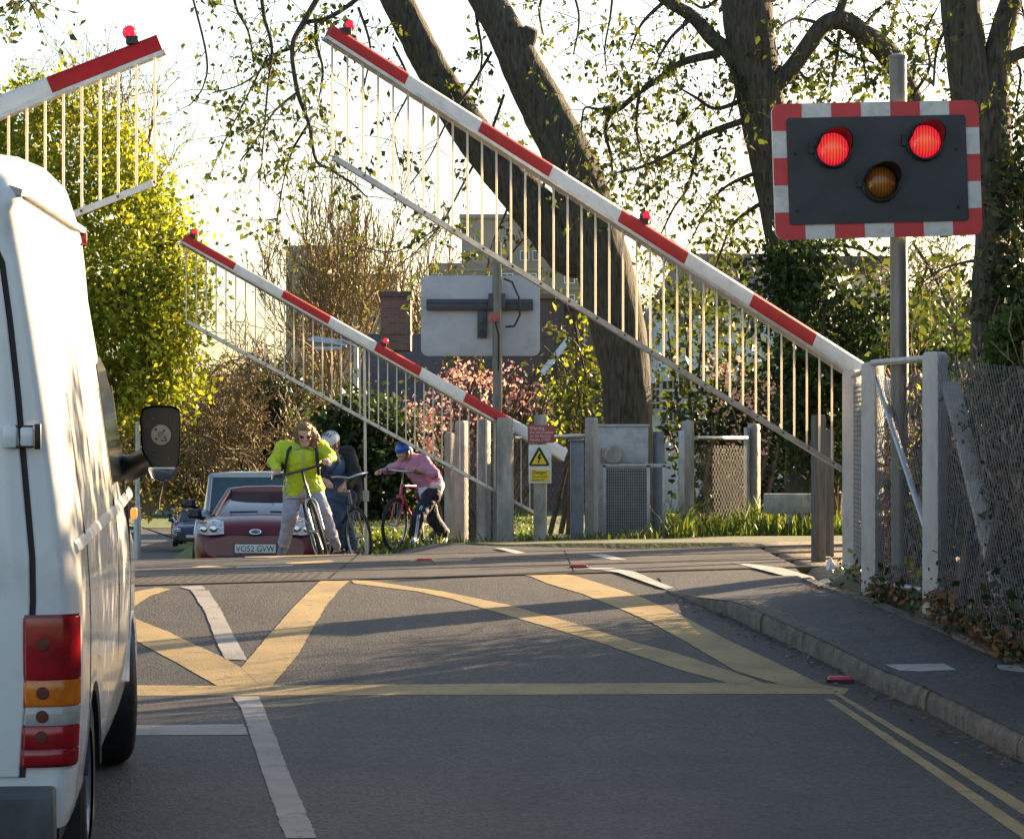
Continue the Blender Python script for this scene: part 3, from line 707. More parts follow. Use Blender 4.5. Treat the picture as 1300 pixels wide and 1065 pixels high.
# fence on the far side of the railway
root = thing('chain_link_fence', (1.0, 35.5, -.25), 'fence of concrete posts and wire across the tracks, round the grey equipment cabinet', 'fence')
far_posts = [(641.5, 530, 696, 34.0, .17), (751, 530, 689, 35.6, .13), (873, 534, 686, 37.0, .14), (957, 538, 682, 39.0, .15), (614, 532, 696, 35.4, .14), (586, 534, 695, 36.6, .14), (571, 549, 695, 37.4, .10)]
pw = []
for px, t, b, D, w in far_posts:
    a = P(px, b, D); h = P(px, t, D).z-a.z; mb = MB(); post(mb, a.x, D, a.z, h, w, .14, R(-25)); mb.build('post', M['concrete'], root, bevel=.014); pw.append((a.x, D, a.z))
sp = P(686, 690, 34.1); mb = MB(); post(mb, sp.x, 34.1, sp.z-.05, 1.60, .15, .12, R(-8)); mb.build('post', M['concrete'], root, bevel=.02)
for i, j, h in ((0, 1, 1.25), (2, 3, 1.25), (0, 4, 1.3), (4, 5, 1.3), (5, 6, 1.3)):
    mb = MB(); chain(mb, pw[i], pw[j], h, .075, .0016); mb.build('mesh_panel', M['wire'], root, recalc=False)
for q0, q1 in ((P(653, 556, 34.1), P(741, 553, 35.5)), (P(884, 556, 37), P(948, 556, 38.8))): mb = MB(); mb.tube([q0, q1], .026, 8); mb.build('top_rail', M['galv'], root, smooth=40)
for q, h in ((P(865, 615, 36.8), 1.4), (P(948, 612, 38.9), 1.5)): mb = MB(); mb.box(q, (.075, .075, h)); mb.build('gate_stile', M['galv'], root, bevel=.008)
root = thing('chain_link_fence', (4.5, 41, -.4), 'low dark wire fence in the long grass behind the cable trough', 'fence')
mb = MB(); chain(mb, (3.1, 41.5, -.35), (9.5, 43, -.35), 1.05, .07, .0022); mb.build('mesh_panel', M['wire'], root, recalc=False)
for x in (3.1, 5.3, 7.5): mb = MB(); mb.box((x, 41.5+(x-3.1)*.23, .1), (.06, .06, 1.1)); mb.build('post', M['wood_grey'], root)

# equipment cabinet, with wire gate in front
def boxpx(mb, x0, y0, x1, y1, D, dep, mi=0):
    a, b = P(x0, y1, D), P(x1, y0, D); mb.box(((a.x+b.x)/2, D+dep/2, (a.z+b.z)/2), (b.x-a.x, dep, b.z-a.z), None, mi)
c = P(793, 690, 36.2); root = thing('equipment_cabinet', (c.x, c.y+.3, c.z), 'grey steel equipment cabinet under the leaning tree, pale upper half', 'cabinet')
mb = MB(); boxpx(mb, 759, 541, 823, 690, 36.2, .6); boxpx(mb, 757, 538.5, 825, 541.5, 36.17, .66); mb.build('housing', M['cab_grey'], root, bevel=.01)
mb = MB(); boxpx(mb, 764, 545, 819, 588, 36.18, .02); mb.build('door', M['cab_grey'], root, bevel=.006)
mb = MB(); mb.tube([P(779, 578, 36.1), P(779, 578, 35.85)], [.12, .10], 16); mb.box(P(772, 578, 36.15), (.2, .1, .18)); mb.build('bell', M['concrete'], root, smooth=40)
mb = MB(); boxpx(mb, 767, 595, 822, 689, 36.15, .05); mb.build('lower_panel', M['dark_metal'], root)
mb = MB(); mb.tube([P(836, 692, 36.5), P(836, 548, 36.5)], .075, 14); mb.tube([P(838, 565, 36.2), P(838, 590, 36.2)], .06, 12); mb.build('conduit', M['cab_blue'], root, smooth=40)
c = P(805, 690, 35.9); root = thing('wire_gate', (c.x, c.y, c.z), 'grey steel gate of square mesh standing before the equipment cabinet', 'gate')
mb = MB()
for x in (767, 823, 843): mb.box(P(x, 640, 35.9), (.045, .045, 1.0))
mb.box(P(805, 591, 35.9), (.80, .045, .05)); mb.box(P(805, 686, 35.9), (.80, .045, .04)); mb.build('gate_frame', M['galv'], root, bevel=.005)
mb = MB()
for k in range(21): mb.box(P(767+k*2.7, 639, 35.9), (.005, .004, .94))
for k in range(27): mb.box(P(795, 593+k*3.6, 35.9), (.56, .004, .005))
mb.build('mesh_panel', M['galv'], root, recalc=False)
# cable trough on legs
c = P(1003, 690, 34.5); root = thing('cable_trough', (c.x, c.y, c.z), 'pale concrete cable trough raised on two legs in the grass', 'trough')
mb = MB(); a, b = P(972, 652, 34.5), P(1052, 627, 34.5)
mb.loft([[Vector((x, 34.5+dy, z)) for dy, z in ((0, a.z), (-.08, b.z-.05), (-.08, b.z), (.3, b.z), (.3, a.z))] for x in (a.x, b.x)]); mb.build('trough', M['concrete'], root, bevel=.01)
for px in (1002, 1019): mb = MB(); mb.box(P(px, 672, 34.55), (.06, .08, .45)); mb.build('leg', M['concrete'], root, bevel=.006)

# ------------------------------------------------------------------ lettering
def text_mesh(name, s, size, loc, rot, m, parent, extr=.001, align='CENTER', xs_=1.0):
    cu = bpy.data.curves.new(name, 'FONT'); cu.body = s; cu.size = size; cu.align_x = align; cu.extrude = extr; cu.space_line = .95; cu.resolution_u = 3
    o = bpy.data.objects.new(name+'_tmp', cu); col.objects.link(o); bpy.context.view_layer.update()
    me = bpy.data.meshes.new_from_object(o.evaluated_get(bpy.context.evaluated_depsgraph_get())); bpy.data.objects.remove(o); bpy.data.curves.remove(cu)
    me.transform(Matrix.Diagonal((xs_, 1, 1, 1)))
    me.transform(Matrix.Translation(loc)@rot.to_4x4() if parent is None else Matrix.Translation(Vector(loc)-WLOC[parent.name])@rot.to_4x4())
    me.name = name
    return link_mesh(name, me, m, parent)
FACE = Matrix.Rotation(R(90), 3, 'X')                              # text facing the camera side (-Y)
S3 = FPX/33.9
c = P(687, 550, 33.9); root = thing('warning_sign', (c.x, c.y, P(0, 561, 33.9).z), 'dull red no-trespass notice on the concrete post, above the yellow danger sign', 'sign')
mb = MB(); boxpx(mb, 670, 539.5, 704, 562, 33.9, .02); mb.build('panel', M['sign_brown'], root, bevel=.004)
lx = P(672.5, 0, 33.9).x
for s, py, sz_ in (('Warning', 545.5, .058), ('Do not trespass', 550.3, .05), ('on the Railway', 555.0, .05), ('Penalty £1000', 559.8, .05)):
    text_mesh('lettering', s, sz_, (lx, 33.897, P(0, py, 33.9).z), FACE, M['sign_white'], root, align='LEFT', xs_=.86)
c = P(685, 590, 33.9); root = thing('danger_sign', (c.x, c.y, P(0, 614, 33.9).z), 'white sign with a yellow triangle holding a black lightning bolt', 'sign')
mb = MB(); boxpx(mb, 671, 564.5, 700, 613.5, 33.9, .02); mb.build('panel', M['sign_white'], root, bevel=.004)
T = lambda px, py, d=33.895: P(px, py, d)
mb = MB(); mb.prism([(-12, -22.5), (12, -22.5), (13, -20), (1.2, 1), (-1.2, 1), (-13, -20)], P(684.5, 569, 33.893), (1/S3, 0, 0), (0, 0, 1/S3), (0, .006, 0)); tri = mb.build('warning_triangle', M['plate_black'], root)
mb = MB(); mb.prism([(-9.6, -20.2), (9.6, -20.2), (0, -3)], P(684.5, 569, 33.888), (1/S3, 0, 0), (0, 0, 1/S3), (0, .004, 0)); mb.build('triangle_field', M['sign_yellow'], tri)
mb = MB(); mb.prism([(-.4, 5.5), (2.6, 5.5), (.6, 1.2), (2.8, 1.6), (-.2, -4), (.8, -3.8), (-1.2, -7), (-2.2, -3.2), (-1.2, -3.6), (-.4, -.6), (-2.8, -1)], P(684.8, 581.5, 33.884), (1/S3, 0, 0), (0, 0, 1/S3), (0, .003, 0)); mb.build('lightning_bolt', M['plate_black'], tri)
mb = MB(); boxpx(mb, 674.5, 596.5, 697, 611, 33.894, .006); yp = mb.build('text_panel', M['sign_yellow'], root)
for s, py, sz_, xx in (('Danger', 601.6, .062, .95), ('Do not touch', 606.2, .036, .9), ('the live rail', 610.2, .036, .9)):
    text_mesh('lettering', s, sz_, (P(675.6, 0, 33.9).x, 33.89, P(0, py, 33.9).z), FACE, M['plate_black'], root, align='LEFT', xs_=xx)

# red reflective studs set in the road edge
for px, py in ((1066, 866), (539, 714), (735, 722), (450, 702)):
    q = G(px, py); r_ = thing('road_stud', (q.x, q.y, q.z), {1066: 'small red reflective stud at the foot of the kerb', 539: 'red stud between the two railway lines in the middle of the crossing', 735: 'red stud at the start of the curved white line', 450: 'red stud at the road edge by the barrier support leg'}[px], 'road stud', 'red studs along the crossing edge')
    mb = MB(); mb.loft([[Vector((q.x+x, q.y+y, q.z+z+.018)) for x, y in ((-.07, -.04), (.07, -.04), (.07, .04), (-.07, .04))] if z == 0 else [Vector((q.x+x*.85, q.y+y*.7, q.z+z+.018)) for x, y in ((-.07, -.04), (.07, -.04), (.07, .04), (-.07, .04))] for z in (0, .018)]); mb.build('body', mat('stud_red', (.5, .03, .06), .4), r_, bevel=.003)
    mb = MB(); mb.box((q.x, q.y, q.z+.008), (.16, .09, .02)); mb.build('base', M['seam'], r_)
# ------------------------------------------------------------------ wheels shared by the vehicles
def wheel(root, c, ax, r, w, mrim, spokes=5):
    c = Vector(c); ax = Vector(ax)
    mb = MB(); mb.lathe([(r*.62, -w/2), (r*.9, -w/2), (r*.975, -w*.40), (r, -w*.25), (r, w*.25), (r*.975, w*.40), (r*.9, w/2), (r*.62, w/2)], c, ax, 32)
    ty = mb.build('wheel', M['rubber_black'], root, smooth=40)
    mb = MB(); mb.lathe([(r*.64, w*.45), (r*.60, w*.36), (r*.3, w*.22), (.06, w*.36), (.001, w*.37)], c, ax, 24)
    mb.lathe([(r*.64, -w*.3), (.001, -w*.3)], c, ax, 24)
    u = ax.orthogonal().normalized(); v = ax.cross(u)
    for k in range(spokes):
        a = 2*math.pi*k/spokes; d = u*math.cos(a)+v*math.sin(a); t = ax.cross(d)
        mb.loft([[c+d*q+t*s+ax*h for s, h in ((-.035, w*.24), (.035, w*.24), (.03, w*.40), (-.03, w*.40))] for q in (.05, r*.62)])
    mb.build('rim', mrim, ty, smooth=30)
    return ty

# ------------------------------------------------------------------ the white van
VY = math.atan(.085); VP = math.atan(.026)
v0 = Vector((-2.452, 9.6, -.55))
van = thing('van', v0, 'white high-roof delivery van, rear view, cut by the left edge of the photo', 'van', rot=(VP, 0, VY))
PZ = [.32, .40, .55, .75, .95, 1.10, 1.25, 1.29, 1.34, 1.55, 1.80, 2.05, 2.30, 2.47, 2.50, 2.56, 2.66, 2.735, 2.785, 2.822, 2.835]
PW = [.93, .955, .970, .978, .980, .976, .966, .955, .952, .925, .892, .855, .815, .785, .800, .788, .755, .685, .575, .33, 0.]
SY = [0., .012, .03, .06, .10, .18, .45, .55, .62, .72, .85, .95, 1.05, 1.18, 1.28, 1.35, 1.45, 1.9, 2.3, 2.6, 2.9, 3.1, 3.3, 3.42, 3.5, 3.6, 3.72, 3.85, 3.98, 4.1, 4.22, 4.3, 4.4, 4.55, 4.75, 4.88, 4.95]
def van_top(y): return interp(y, [0, .04, .12, 2.5, 2.9, 3.2, 3.5, 4.2, 4.3, 4.7, 4.88, 4.95], [2.80, 2.84, 2.88, 2.88, 2.80, 2.62, 2.30, 1.42, 1.36, 1.22, 1.05, .9])
def van_in(y): return interp(y, [0, .012, .03, .06, .10, .18, 3.2, 4.2, 4.6, 4.85, 4.95], [.075, .048, .028, .012, .003, 0, 0, .01, .05, .13, .24])
def van_bot(y):
    for yc in (.95, 3.9):
        if abs(y-yc) < .40: return max(.32, .30+math.sqrt(.40**2-(y-yc)**2))
    return .32
def van_pt(y, i, sgn=1, off=0.):
    z, w = PZ[i], PW[i]; t = van_top(y)
    if z > 1.0: z = 1.0+(z-1.0)*(t-1.0)/(2.88-1.0)
    if PZ[i] > 2.5: z = z-(PZ[i]-2.5)*(1-interp(y, [0, .5, 2.6], [.50, .56, 1.0]))
    z = max(z, van_bot(y)+i*.002); w = w-van_in(y)*(1 if w > .3 else w/.3)+off
    if w < 0: w = 0
    return Vector((sgn*w, y, z))
n = len(PZ); V = []; F = []
ring = [(i, 1) for i in range(n)]+[(i, -1) for i in range(n-2, -1, -1)]; k = len(ring)
for y in SY: V += [van_pt(y, i, s) for i, s in ring]
for a in range(len(SY)-1):
    for b in range(k-1): F.append((a*k+b, a*k+b+1, (a+1)*k+b+1, (a+1)*k+b))
mb = MB(); mb.add(V, F)
# rear and front faces filled in rows
for a, flip in ((0, 0), (len(SY)-1, 1)):
    for b in range(n-1):
        q = [a*k+b, a*k+b+1, a*k+k-2-b, a*k+k-1-b]
        mb.f.append(q if not flip else q[::-1]); mb.m.append(0)
vb = mb.build('body', M['van_white'], van, smooth=42)
mb = MB(); mb.box((0, 2.4, .5), (1.80, 4.5, .5)); mb.build('underbody', M['black'], van)
def vw(z): return interp(z, PZ, PW)
# rear doors: two pressed panels standing proud of the frame, dark seals round them
def door(x0, zs, name):
    out = []
    for z in zs: out.append((vw(z)-.075-.185-(0 if z < 2.3 else (z-2.3)*.35), z))
    return out
zs = [.50, .8, 1.1, 1.25, 1.5, 1.8, 2.05, 2.25, 2.40]
right = [(vw(z)-interp(z, [.6, 1.66, 2.3], [.188, .132, .105])-(max(0, z-2.2))**2*1.2, z) for z in zs]
for sg in (1, -1):
    poly = [(sg*.012, .50)]+[(sg*a, z) for a, z in right]+[(sg*.012, 2.42)]
    mb = MB(); mb.prism(poly, (0, -.016, 0), (1, 0, 0), (0, 0, 1), (0, .02, 0)); d = mb.build('rear_door', M['van_white'], van, bevel=.009, segs=3)
    mb = MB(); mb.prism([(sg*.06, 1.45)]+[(sg*(vw(z)-.28), z) for z in (1.45, 1.7, 2.0, 2.12)]+[(sg*.06, 2.12)], (0, -.019, 0), (1, 0, 0), (0, 0, 1), (0, .006, 0)); mb.build('window', M['glass'], d, bevel=.002) if sg < 0 else None
    mb = MB(); pts = [Vector((sg*(a+.008), -.002, z)) for a, z in right]
    mb.loft([[p+Vector((sg*o, q, 0)) for o, q in ((-.012, -.002), (.012, -.002), (.012, .004), (-.012, .004))] for p in pts]); mb.build('door_seal', M['seam'], van)
    for z in (1.66,):
        x = interp(z, [q[1] for q in right], [q[0] for q in right])
        mb = MB(); mb.box((sg*(x-.028), -.03, z), (.05, .03, .076)); mb.box((sg*(x+.03), -.03, z), (.045, .032, .066)); h = mb.build('door_hinge', M['van_white'], van, bevel=.009)
        mb = MB(); mb.box((sg*(x+.066), -.028, z), (.022, .03, .086)); mb.box((sg*(x+.012), -.028, z-.035), (.08, .02, .007)); mb.box((sg*(x+.012), -.028, z+.035), (.08, .02, .007)); mb.build('hinge_cover', M['black'], h, bevel=.006)
# tail lights: tall clusters wrapping the corner pillars
for sg in (1, -1):
    hs = MB()
    def tl(z0, z1, m, name, par, inset=.0, bulge=.0):
        mb = MB(); rings = []
        for t in (0, .04, .2, .5, .8, .96, 1):
            z = lerp(z0, z1, t); w = vw(z); e = 0 if .03 < t < .97 else -.006
            xs_ = [w-.188+inset, w-.178+inset, w-.11, w-.05, w-.016, w-.002]; ysv = [-.012-e, -.026-e, -.028-e, -.012-e, .014-e, .055-e]
            fr = [Vector((sg*x, y, z)) for x, y in zip(xs_, ysv)]; bk = [Vector((sg*(x-.02), y+.05, z)) for x, y in zip(xs_[::-1], ysv[::-1])]
            rings.append(fr+bk)
        mb.loft(rings); return mb.build(name, m, par, smooth=40)
    base = tl(.535, 1.055, M['tail_dark'], 'tail_light', van)
    # lens bands over the base, a few millimetres proud
    for z0, z1, m, nm in ((.835, 1.045, M['tail_red'], 'red_lens'), (.745, .832, M['tail_amber'], 'amber_lens'), (.678, .742, M['tail_clear'], 'clear_lens'), (.60, .675, M['tail_red'], 'fog_lens'), (.545, .597, M['tail_red'], 'red_reflector')):
        mb = MB(); rings = []
        for t in (0, .1, .9, 1):
            z = lerp(z0, z1, t); w = vw(z); o = .004 if 0 < t < 1 else .001
            xs_ = [w-.184, w-.175, w-.11, w-.048, w-.012, w+.003]; ysv = [-.014-o, -.028-o, -.030-o, -.014-o, .012-o, .05]
            rings.append([Vector((sg*x, y, z)) for x, y in zip(xs_, ysv)]+[Vector((sg*(x-.01), y+.012, z)) for x, y in zip(xs_[::-1], ysv[::-1])])
        mb.loft(rings); mb.build(nm, m, base, smooth=50)
    for z in (.955, .79, .71, .64):
        bl = MB(); bl.lathe([(.022, 0), (.02, .003), (.001, .0035)], (sg*(vw(z)-.12), -.0345, z), (0, -1, 0), 14, caps=True)
        bl.build('bulb_shadow', M['bulb_dark'], base)
mb = MB()                                                            # rear bumper and step
mb.loft([[Vector((x, y, z)) for y, z in ((-.02, .24), (-.09, .27), (-.10, .44), (-.08, .47), (.05, .47), (.05, .24))] for x in (-.90, -.80, .80, .90)]); mb.build('bumper', mat('bumper_grey', (.07, .07, .075), .6, .2, 10), van, bevel=.015)
mb = MB(); mb.box((0, -.105, .355), (.54, .01, .125)); mb.build('number_plate', mat('plate_yellow', (.65, .45, .02), .4, .05), van, bevel=.003)
for y, rr in ((.95, 0), (3.9, R(9))):
    for sg in (1, -1):
        wheel(van, (sg*(.855 if y < 2 else .86), y, .335), Vector((sg*math.cos(rr), sg*math.sin(rr), 0)), .335, .20, M['silver'])
        mb = MB(); ang = [R(t) for t in range(8, 173, 11)]
        mb.loft([[Vector((sg*(.965+o), y+q*math.cos(a), max(.31, .30+q*math.sin(a)))) for q, o in ((.375, -.30), (.385, .004), (.42, .010), (.425, -.01))] for a in ang], caps=False); mb.build('wheel_arch', M['black'] if y < 2 else M['van_white'], van, smooth=50)
# mud flaps, side crease, cab door, indicator, roof gutter, marker lamp
for sg in (1, -1):
    mb = MB(); mb.box((sg*.84, .52, .33), (.22, .012, .36)); mb.build('mud_flap', M['black'], van)
    mb = MB(); yy = [.12, .2]+frange(.4, 4.3, .3); mb.loft([[Vector((sg*(vw(z)-van_in(y)+o), y, z)) for z, o in ((1.245, -.004), (1.262, .012), (1.285, .010), (1.30, -.004))] for y in yy]); mb.build('side_crease', M['van_white'], van, smooth=50)
    mb = MB(); mb.loft([[Vector((sg*(interp(2.49, PZ, PW)-van_in(y)+o), y, 2.49+z)) for o, z in ((-.02, -.012), (.018, -.014), (.022, .008), (-.02, .022))] for y in (.03, .1, .5, 1.2, 2, 2.6, 2.95)]); mb.build('roof_gutter', mat('gutter_dirty', (.42, .40, .37), .5, .15, 4), van, smooth=40)
    for y in (.62, 2.55, 3.62):
        mb = MB(); mb.loft([[Vector((sg*(vw(z)-van_in(y)+o), y+q, z)) for o, q in ((-.01, -.005), (.002, -.005), (.002, .005), (-.01, .005))] for z in (.48, .75, .95, 1.1, 1.25, 1.34, 1.55, 1.8)]); mb.build('panel_seam', M['seam'], van)
    mb = MB(); rings = []
    for y, zt in ((2.62, 1.90), (2.9, 1.93), (3.2, 1.88), (3.45, 1.72), (3.62, 1.5), (3.72, 1.40)):
        rings.append([Vector((sg*(vw(z)+o-.0), y, z)) for z, o in ((1.38, -.02), (1.38, .004), (lerp(1.38, zt, .5), .004), (zt, .004), (zt, -.02))])
    mb.loft(rings); mb.build('cab_window', M['glass'], van, smooth=40)
    mb = MB(); mb.box((sg*.972, 4.05, 1.18), (.03, .10, .05)); mb.build('side_indicator', glow('indicator_lamp', (.7, .13, .02), (1, .2, .03), .35), van, bevel=.008)
    mb = MB(); mb.box((sg*.803, 2.93, 2.455), (.035, .05, .055)); mb.build('marker_lamp', M['tail_red'], van, bevel=.006)
    # door mirror: empty shell, its glass gone, only the small wide-angle glass left below
    mx, my, mz = sg*1.115, 3.52, 1.55
    mb = MB(); prof = [(-.088, .10), (-.075, .145), (-.03, .158), (.06, .156), (.093, .14), (.099, .08), (.092, -.10), (.082, -.135), (.05, -.155), (-.03, -.135), (-.08, -.05)]
    rings = []
    for y, sc in ((-.012, 1.0), (-.05, 1.01), (0.02, .98), (.07, .85), (.11, .55)):
        rings.append([Vector((mx+sg*a*sc, my+y, mz+b*sc)) for a, b in prof])
    rings = [rings[1], rings[0], rings[2], rings[3], rings[4]]
    mb.loft(rings, caps=False)
    mb.add([Vector((mx+sg*a*.95, my-.008, mz+b*.95)) for a, b in prof], [tuple(range(len(prof)))])
    mb.add([Vector((mx+sg*a*.55, my+.11, mz+b*.55)) for a, b in prof], [tuple(range(len(prof)))])
    mir = mb.build('door_mirror', M['black'], van, smooth=40)
    mb = MB(); mb.tube([(sg*.90, my+.14, 1.40), (sg*.99, my+.10, 1.42), (mx-sg*.03, my+.06, 1.47)], [.075, .06, .06], 12); mb.build('mirror_arm', M['black'], mir, smooth=50)
    mb = MB(); cc = Vector((mx+sg*.008, my-.012, mz+.022)); mb.lathe([(.048, 0), (.046, .012), (.016, .014), (.012, .004), (.001, .004)], cc, (0, -1, 0), 28, caps=True); mt = mb.build('mirror_motor', mat('motor_grey', (.20, .20, .20), .5, .1), mir, smooth=40)
    mb = MB()
    for a, b in ((-.024, .026), (.013, .020), (-.022, -.018), (.018, -.012), (.022, -.024), (.006, -.026)): mb.lathe([(.0055, 0), (.001, .001)], cc+Vector((sg*a, -.0145, b)), (0, -1, 0), 10, caps=True)
    mb.build('screw_hole', M['plate_black'], mt)
    mb = MB()
    for a, b in ((-.03, .095), (.05, .097), (-.025, -.05), (.045, -.09)): mb.lathe([(.008, 0), (.006, .004), (.001, .004)], (mx+sg*a, my-.012, mz+b), (0, -1, 0), 10, caps=True)
    mb.build('screw', M['dark_metal'] , mir)
    mb = MB(); mb.prism([(-.055, .0), (.088, .0), (.078, -.032), (.05, -.062), (.01, -.07), (-.035, -.05)], (mx, my-.03, mz-.128), (sg*1, .12, 0), (0, -.1, 1), (0, .02, 0)); mb.build('wide_angle_glass', mat('mirror_glass', (.75, .77, .8), .03, .02, 2, metal=1.), mir, bevel=.002)

# ------------------------------------------------------------------ cars
def car(name, root, paint, glass, L=3.92, W=.84, H=1.43, hood=.93, hoodlen=.95, front=True, boxy=0., fiesta=True):
    """nose at local y=0, facing -Y; body, greenhouse, lamps, wheels"""
    belt = .93*H/1.43
    st = [(0., .62, .30, .56), (.03, .70, .24, .64), (.10, .77, .20, .71), (.22, .81, .18, .77), (.40, .825, .18, .82), (.6, W*.985, .18, .86), (hoodlen, W, .18, hood), (hoodlen+.25, W, .18, belt+.02), (2.2, W, .18, belt+.03), (3.2, W, .18, belt+.04), (3.6, W*.97, .2, belt+.05), (L-.1, W*.93, .25, belt), (L, W*.85, .3, belt-.15)]
    ys_ = sorted(set([s[0] for s in st]+[.38, .5, .72, .86, 1.0, 1.1, 2.75, 2.9, 3.05, 3.3, 3.4]))
    def sec(y):
        a = [interp(y, [s[0] for s in st], [s[j] for s in st]) for j in (1, 2, 3)]
        for yc in (.74, 3.17):
            if abs(y-yc) < .34: a[1] = max(a[1], .28+math.sqrt(.34**2-(y-yc)**2))
        return a
    rings = []
    for y in ys_:
        w, b, t = sec(y); t = max(t, b+.05)
        half = [(w*.80, b), (w*.97, b+.04), (w, max(b+.08, lerp(.2, t, .42))), (w*.995, max(b+.1, lerp(.2, t, .68))), (w*.96, max(b+.12, lerp(.2, t, .88))), (w*.86, t-.012), (w*.66, t+.012), (w*.33, t+.028), (0, t+.034)]
        rings.append([Vector((x, y, z)) for x, z in half]+[Vector((-x, y, z)) for x, z in half[-2::-1]])
    mb = MB(); k = len(rings[0]); mb.loft(rings, closed=False, caps=False)
    for i, fl in ((0, 0), (len(rings)-1, 1)):
        r = rings[i]; b = len(mb.v); mb.v += [tuple(p) for p in r]
        for j in range(k//2): mb.f.append([b+j, b+j+1, b+k-2-j, b+k-1-j] if k-2-j != j+1 else [b+j, b+j+1, b+k-1-j]); mb.m.append(0)
    mb.build('body', paint, root, smooth=40)
    mb = MB(); mb.box((0, L/2, .36), (W*1.8, L*.9, .3)); mb.build('underbody', M['black'], root)
    # greenhouse: dark glass shell, roof panel, pillars
    y0, y1, y2, y3 = hoodlen-.12, hoodlen+.72-.25*boxy, L-.75, L-.18
    wb, wt = W*.90, W*(.68+.22*boxy); zb = belt-.02; zt = H-.07
    base = [(y0, wb*.86, hood-.02), (hoodlen+.2, wb*.98, zb), (2.2, wb, zb), (3.0, wb, zb), (y3, wb*.85, zb+.03)]
    top = [(y1, wt*.92, zt), (y1+.25, wt, zt+.02), (2.2, wt*1.01, zt+.035), (y2-.2, wt*.98, zt+.01), (y2+.1, wt*.85, zt-.03)]
    mb = MB()
    ring = lambda L_: [Vector((x, y, z)) for y, x, z in L_]+[Vector((-x, y, z)) for y, x, z in L_[::-1]]
    mb.loft([ring(base), ring(top)], closed=True, caps=True); mb.build('glasshouse', glass, root, smooth=30)
    mb = MB()
    rr = [[Vector((s*x*q, y, z+dz)) for q, dz, s in ((1.02, -.012, 1), (.97, .035, 1), (.6, .058, 1), (0, .066, 1), (.6, .058, -1), (.97, .035, -1), (1.02, -.012, -1))] for y, x, z in [(y1-.03, wt*.90, zt-.012)]+top+[(y2+.16, wt*.84, zt-.06)]]
    mb.loft(rr, closed=False, caps=True); mb.build('roof', paint, root, smooth=45)
    for s in (1, -1):
        mb = MB()
        for (a, b_, r_) in ((0, 0, .038), (2, 2, .03), (4, 4, .06)):
            p, q = base[a], top[b_]; mb.tube([(s*p[1], p[0], p[2]), (s*(p[1]+q[1])/2*1.0, (p[0]+q[0])/2, (p[2]+q[2])/2+.012), (s*q[1], q[0], q[2])], r_, 8)
        mb.build('pillar', paint, root, smooth=50)
        mb = MB(); mx = s*(W+.11); my = hoodlen+.28
        mb.loft([[Vector((mx+s*a*q, my+y, belt+.06+b*q)) for a, b in ((-.10, -.05), (.07, -.055), (.10, -.02), (.095, .05), (.05, .075), (-.08, .07))] for y, q in ((-.09, .6), (-.05, .95), (.02, 1.), (.03, .9))]); mb.tube([(s*(W-.03), my+.02, belt+.0), (mx, my, belt+.03)], .03, 6)
        mb.build('door_mirror', M['black'], root, smooth=45)
    for y in (.74, 3.17):
        for s in (1, -1): wheel(root, (s*(W-.11), y, .30), (s, 0, 0), .30, .18, M['silver'])
    if not front: return
    # nose: lamps, grille, intake, plate
    def nose_y(x, z):                                             # body surface in front view
        best = 0
        for y in frange(0, 1.0, .01):
            w, b, t = sec(y)
            if abs(x) <= w*.985 and z <= t-.005+.03*(1-abs(x)/w): return y
        return .9
    for s in (1, -1):
        poly = [(.40, .605), (.43, .775), (.56, .815), (.68, .80), (.755, .70), (.745, .615), (.60, .59)] if fiesta else [(.46, .60), (.48, .72), (.66, .75), (.72, .70), (.70, .60)]
        fr = [Vector((s*a, nose_y(a, b)-.065, b)) for a, b in poly]; bk = [p+Vector((0, .09, 0)) for p in fr]
        cx = sum((p for p in fr), Vector())/len(fr)+Vector((0, -.03, 0))
        mb = MB(); m_ = len(fr); mb.add(fr+bk+[cx], [(i, (i+1) % m_, m_+(i+1) % m_, m_+i) for i in range(m_)]+[(i, 2*m_, (i+1) % m_) for i in range(m_)])
        hl = mb.build('headlight', M['lamp_glass'], root, smooth=60)
        mb = MB()
        for a, b, q in ((.53, .68, .055), (.655, .675, .05)): mb.lathe([(q, 0), (q*.8, -.012), (q*.3, -.016), (.001, -.012)], (s*a, nose_y(a, b)-.112, b), (0, 1, 0), 16, caps=True)
        mb.build('reflector', M['chrome'], hl, smooth=60)
        mb = MB(); mb.box((s*.69, nose_y(.69, .77)-.09, .762), (.09, .02, .03)); mb.build('indicator', M['tail_amber'], hl, bevel=.006)
    mb = MB(); pts = [(-.40, .60), (-.38, .665), (0, .685), (.38, .665), (.40, .60), (0, .575)]
    fr = [Vector((a, min(nose_y(a*.9, b), .12)-.012, b)) for a, b in pts]; mb.add(fr+[p+Vector((0, .1, 0)) for p in fr], [(0, 1, 2, 3, 4, 5)]+[(i, (i+1) % 6, 6+(i+1) % 6, 6+i) for i in range(6)]); gr = mb.build('grille', M['black'], root)
    if fiesta:
        for q, m_, d, nm in ((1, M['chrome'], .02, 'badge'), (.84, mat('badge_blue', (.02, .06, .25), .3), .027, 'badge_field')):
            mb = MB(); el = [(q*.075*math.cos(2*math.pi*i/24), q*.032*math.sin(2*math.pi*i/24)) for i in range(24)]
            mb.prism(el, (0, -d-.02, .635), (1, 0, 0), (0, 0, 1), (0, .03, 0)); bg = mb.build(nm, m_, gr if nm == 'badge' else bg)
        mb = MB(); mb.tube([(-.042, -.05, .632), (-.03, -.05, .648), (-.022, -.05, .622), (-.005, -.05, .640), (.01, -.05, .630), (.028, -.05, .642), (.042, -.05, .632)], .0035, 5); mb.build('badge_script', M['chrome'], bg)
    mb = MB(); mb.box((0, .005, .42), (.56, .05, .135)); pl = mb.build('plate_holder', M['black'], root, bevel=.006)
